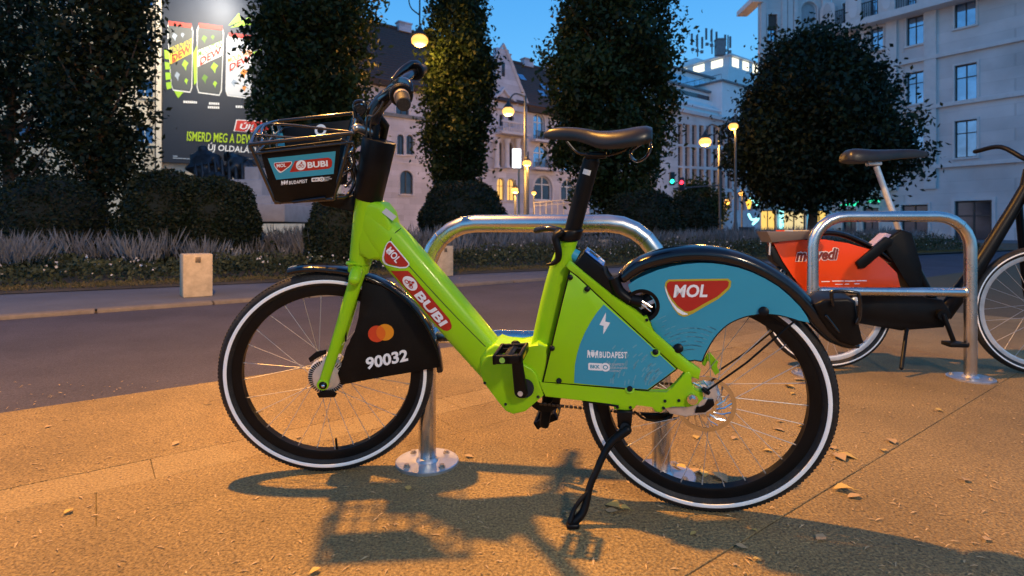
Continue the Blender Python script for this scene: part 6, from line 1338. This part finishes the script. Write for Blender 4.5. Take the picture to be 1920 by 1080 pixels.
street_lamp('lamp before the white modernist facade', 1322, 266, 58, .55, 1349, 'arm', 5000, .05, 18)
street_lamp('lamp against the edge of the round tree', 1375, 237, 22.5, .165, 1379, 'arm', 160, .05, 14)
street_lamp('single lamp beside the triple globe lamp', 1391, 363, 56, .24, 1391, 'arm', 200, .05, 12)
tg = thing('globe_lamp', 'ornate post carrying three glowing globes', 'street lamp', (at(1353, 420, 54).x, 54, .05))
b = MB(); pb = at(1353, 400, 54); b.tube([V((pb.x, 54, .05)), V((pb.x, 54, pb.z-.3)), at(1353, 392, 54)], [.16, .11, .08], 10); b.tube(cr([at(1344, 384, 54), at(1346, 395, 54), at(1353, 398, 54), at(1361, 395, 54), at(1363, 384, 54)], 4), .06, 8); b.build('lamp_post', polem, tg, 50)
for x, y in ((1344, 378), (1363, 379), (1353, 387)): b = MB(); b.sphere(at(x, y, 54-(.3 if x == 1353 else 0)), .27, 16, 10); b.build('lamp_globe', lamp_g(12), tg, 60)
lamp_light('globe_lamp_light', at(1353, 398, 53.3), 700, rad=.4)
o = MB(); o.tube([at(1404, 374, 48), at(1404, 392, 48)], [.30, .10], 6); o = o.build('lantern', M('amber_lantern', (.5, .3, .05), .4, em=(1, .55, .05), es=1.6), None, 30); tag(o, 'amber lantern hanging by the shop under the round tree', 'lantern')
# lit advertising sign on a post
Ysg = 38; sg_ = thing('lit_sign', 'bright white illuminated sign panel on a slim post', 'sign', (at(975, 400, Ysg).x, Ysg, .05))
c0_, c1q = at(960.5, 315, Ysg), at(977, 279, Ysg); b = MB(); b.box((c0_+c1q)/2+V((0, .06, 0)), (c1q.x-c0_.x+.08, .1, c1q.z-c0_.z+.08), bev=.02); b.build('sign_case', iron, sg_, 40)
b = MB(); b.box((c0_+c1q)/2, (c1q.x-c0_.x, .05, c1q.z-c0_.z)); b.build('sign_face', M('lit_sign_face', (.8, .8, .8), .4, em=(.95, .97, 1), es=2.2), sg_, 0)
b = MB(); pz = at(973, 316, Ysg); b.tube([V((pz.x, Ysg+.06, .05)), V((pz.x, Ysg+.06, pz.z))], .07, 8); b.build('sign_post', M('warm_lit_post', (.35, .30, .22), .5, .2), sg_, 50)
# traffic lights on a mast arm
Yt = 40; tp = at(1350, 347, Yt)
ts = thing('traffic_signal', 'traffic signal mast with green and red lights on a long arm', 'traffic light', (tp.x, Yt, .05))
b = MB(); b.tube([V((tp.x, Yt, .05)), V((tp.x, Yt, tp.z+1.2))], .09, 10); b.build('signal_post', polem, ts, 50)
b = MB(); b.tube([V((tp.x, Yt, tp.z)), at(1262, 354, Yt)], .05, 8); b.build('signal_arm', polem, ts, 50)
for x, yl, m, nm in ((1260, 340, M('green_signal', (.02, .3, .2), .3, em=(.02, 1.0, .55), es=5), 'green'), (1277.5, 342, M('red_signal', (.4, .02, .02), .3, em=(1, .03, .06), es=5), 'red')):
    c = at(x, yl+(3 if nm == 'red' else -5), Yt); b = MB(); b.box(c, (.36, .28, .95), bev=.05); hd = b.build('signal_head', iron, ts, 40)
    b = MB(); l = at(x, yl, Yt-.16); b.tube([l, l-V((0, .03, 0))], .14, 16); b.build('signal_lens', m, hd, 40)
    b = MB(); b.ring(l, V((1, 0, 0)), ZD, V((0, -1, 0)), [(.15, 0), (.17, 0), (.17, .2), (.15, .2)], 14, a0=0, a1=math.pi); b.build('signal_visor', iron, hd, 40)
# handrail before the arches
hr = MB(); Yh = 50
hr.tube([at(1000, 380, Yh), at(1070, 374, Yh)], .05, 6); hr.tube([at(1000, 386, Yh), at(1070, 381, Yh)], .03, 6)
for x in range(1002, 1072, 11): p = at(x, 380-(x-1000)*.085, Yh); hr.tube([V((p.x, p.y, .05)), p], .035, 6)
o = hr.build('handrail', M('pale_rail', (.45, .43, .42), .5), None, 50); tag(o, 'pale metal handrail before the arched ground floor', 'railing')
# the two street lamps that light the pavement (their bodies hang above and behind the view)
for (x, y, z), lab, r_ in ((OVERHEAD, 'street lamp hanging directly above the near pavement', .2), (STREET, 'street lamp on a post behind the viewer', .22)):
    t = thing('street_lamp', lab, 'street lamp', (x, y, 0), 'lit sodium street lamps'); g = V((x, y, z))
    b = MB(); b.tube([g+ZD*.02, g+ZD*.14, g+ZD*.3, g+ZD*.4], [r_*1.1, r_*.9, r_*.4, r_*.2], 16); b.build('lamp_hood', iron, t, 50)
    if lab.endswith('pavement'): b = MB(); b.tube([g+ZD*.4, g+ZD*1.2], .02, 6); b.tube([g+ZD*1.2-V((14, 2, -1)), g+ZD*1.2, g+ZD*1.2+V((14, -2, 1))], .012, 5); b.build('span_wire', iron, t, 0)
    else: b = MB(); b.tube([V((x+.9, y-.4, -.01)), V((x+.9, y-.4, z+.3)), g+ZD*.35], [.09, .06, .04], 10); b.build('lamp_post', polem, t, 50)
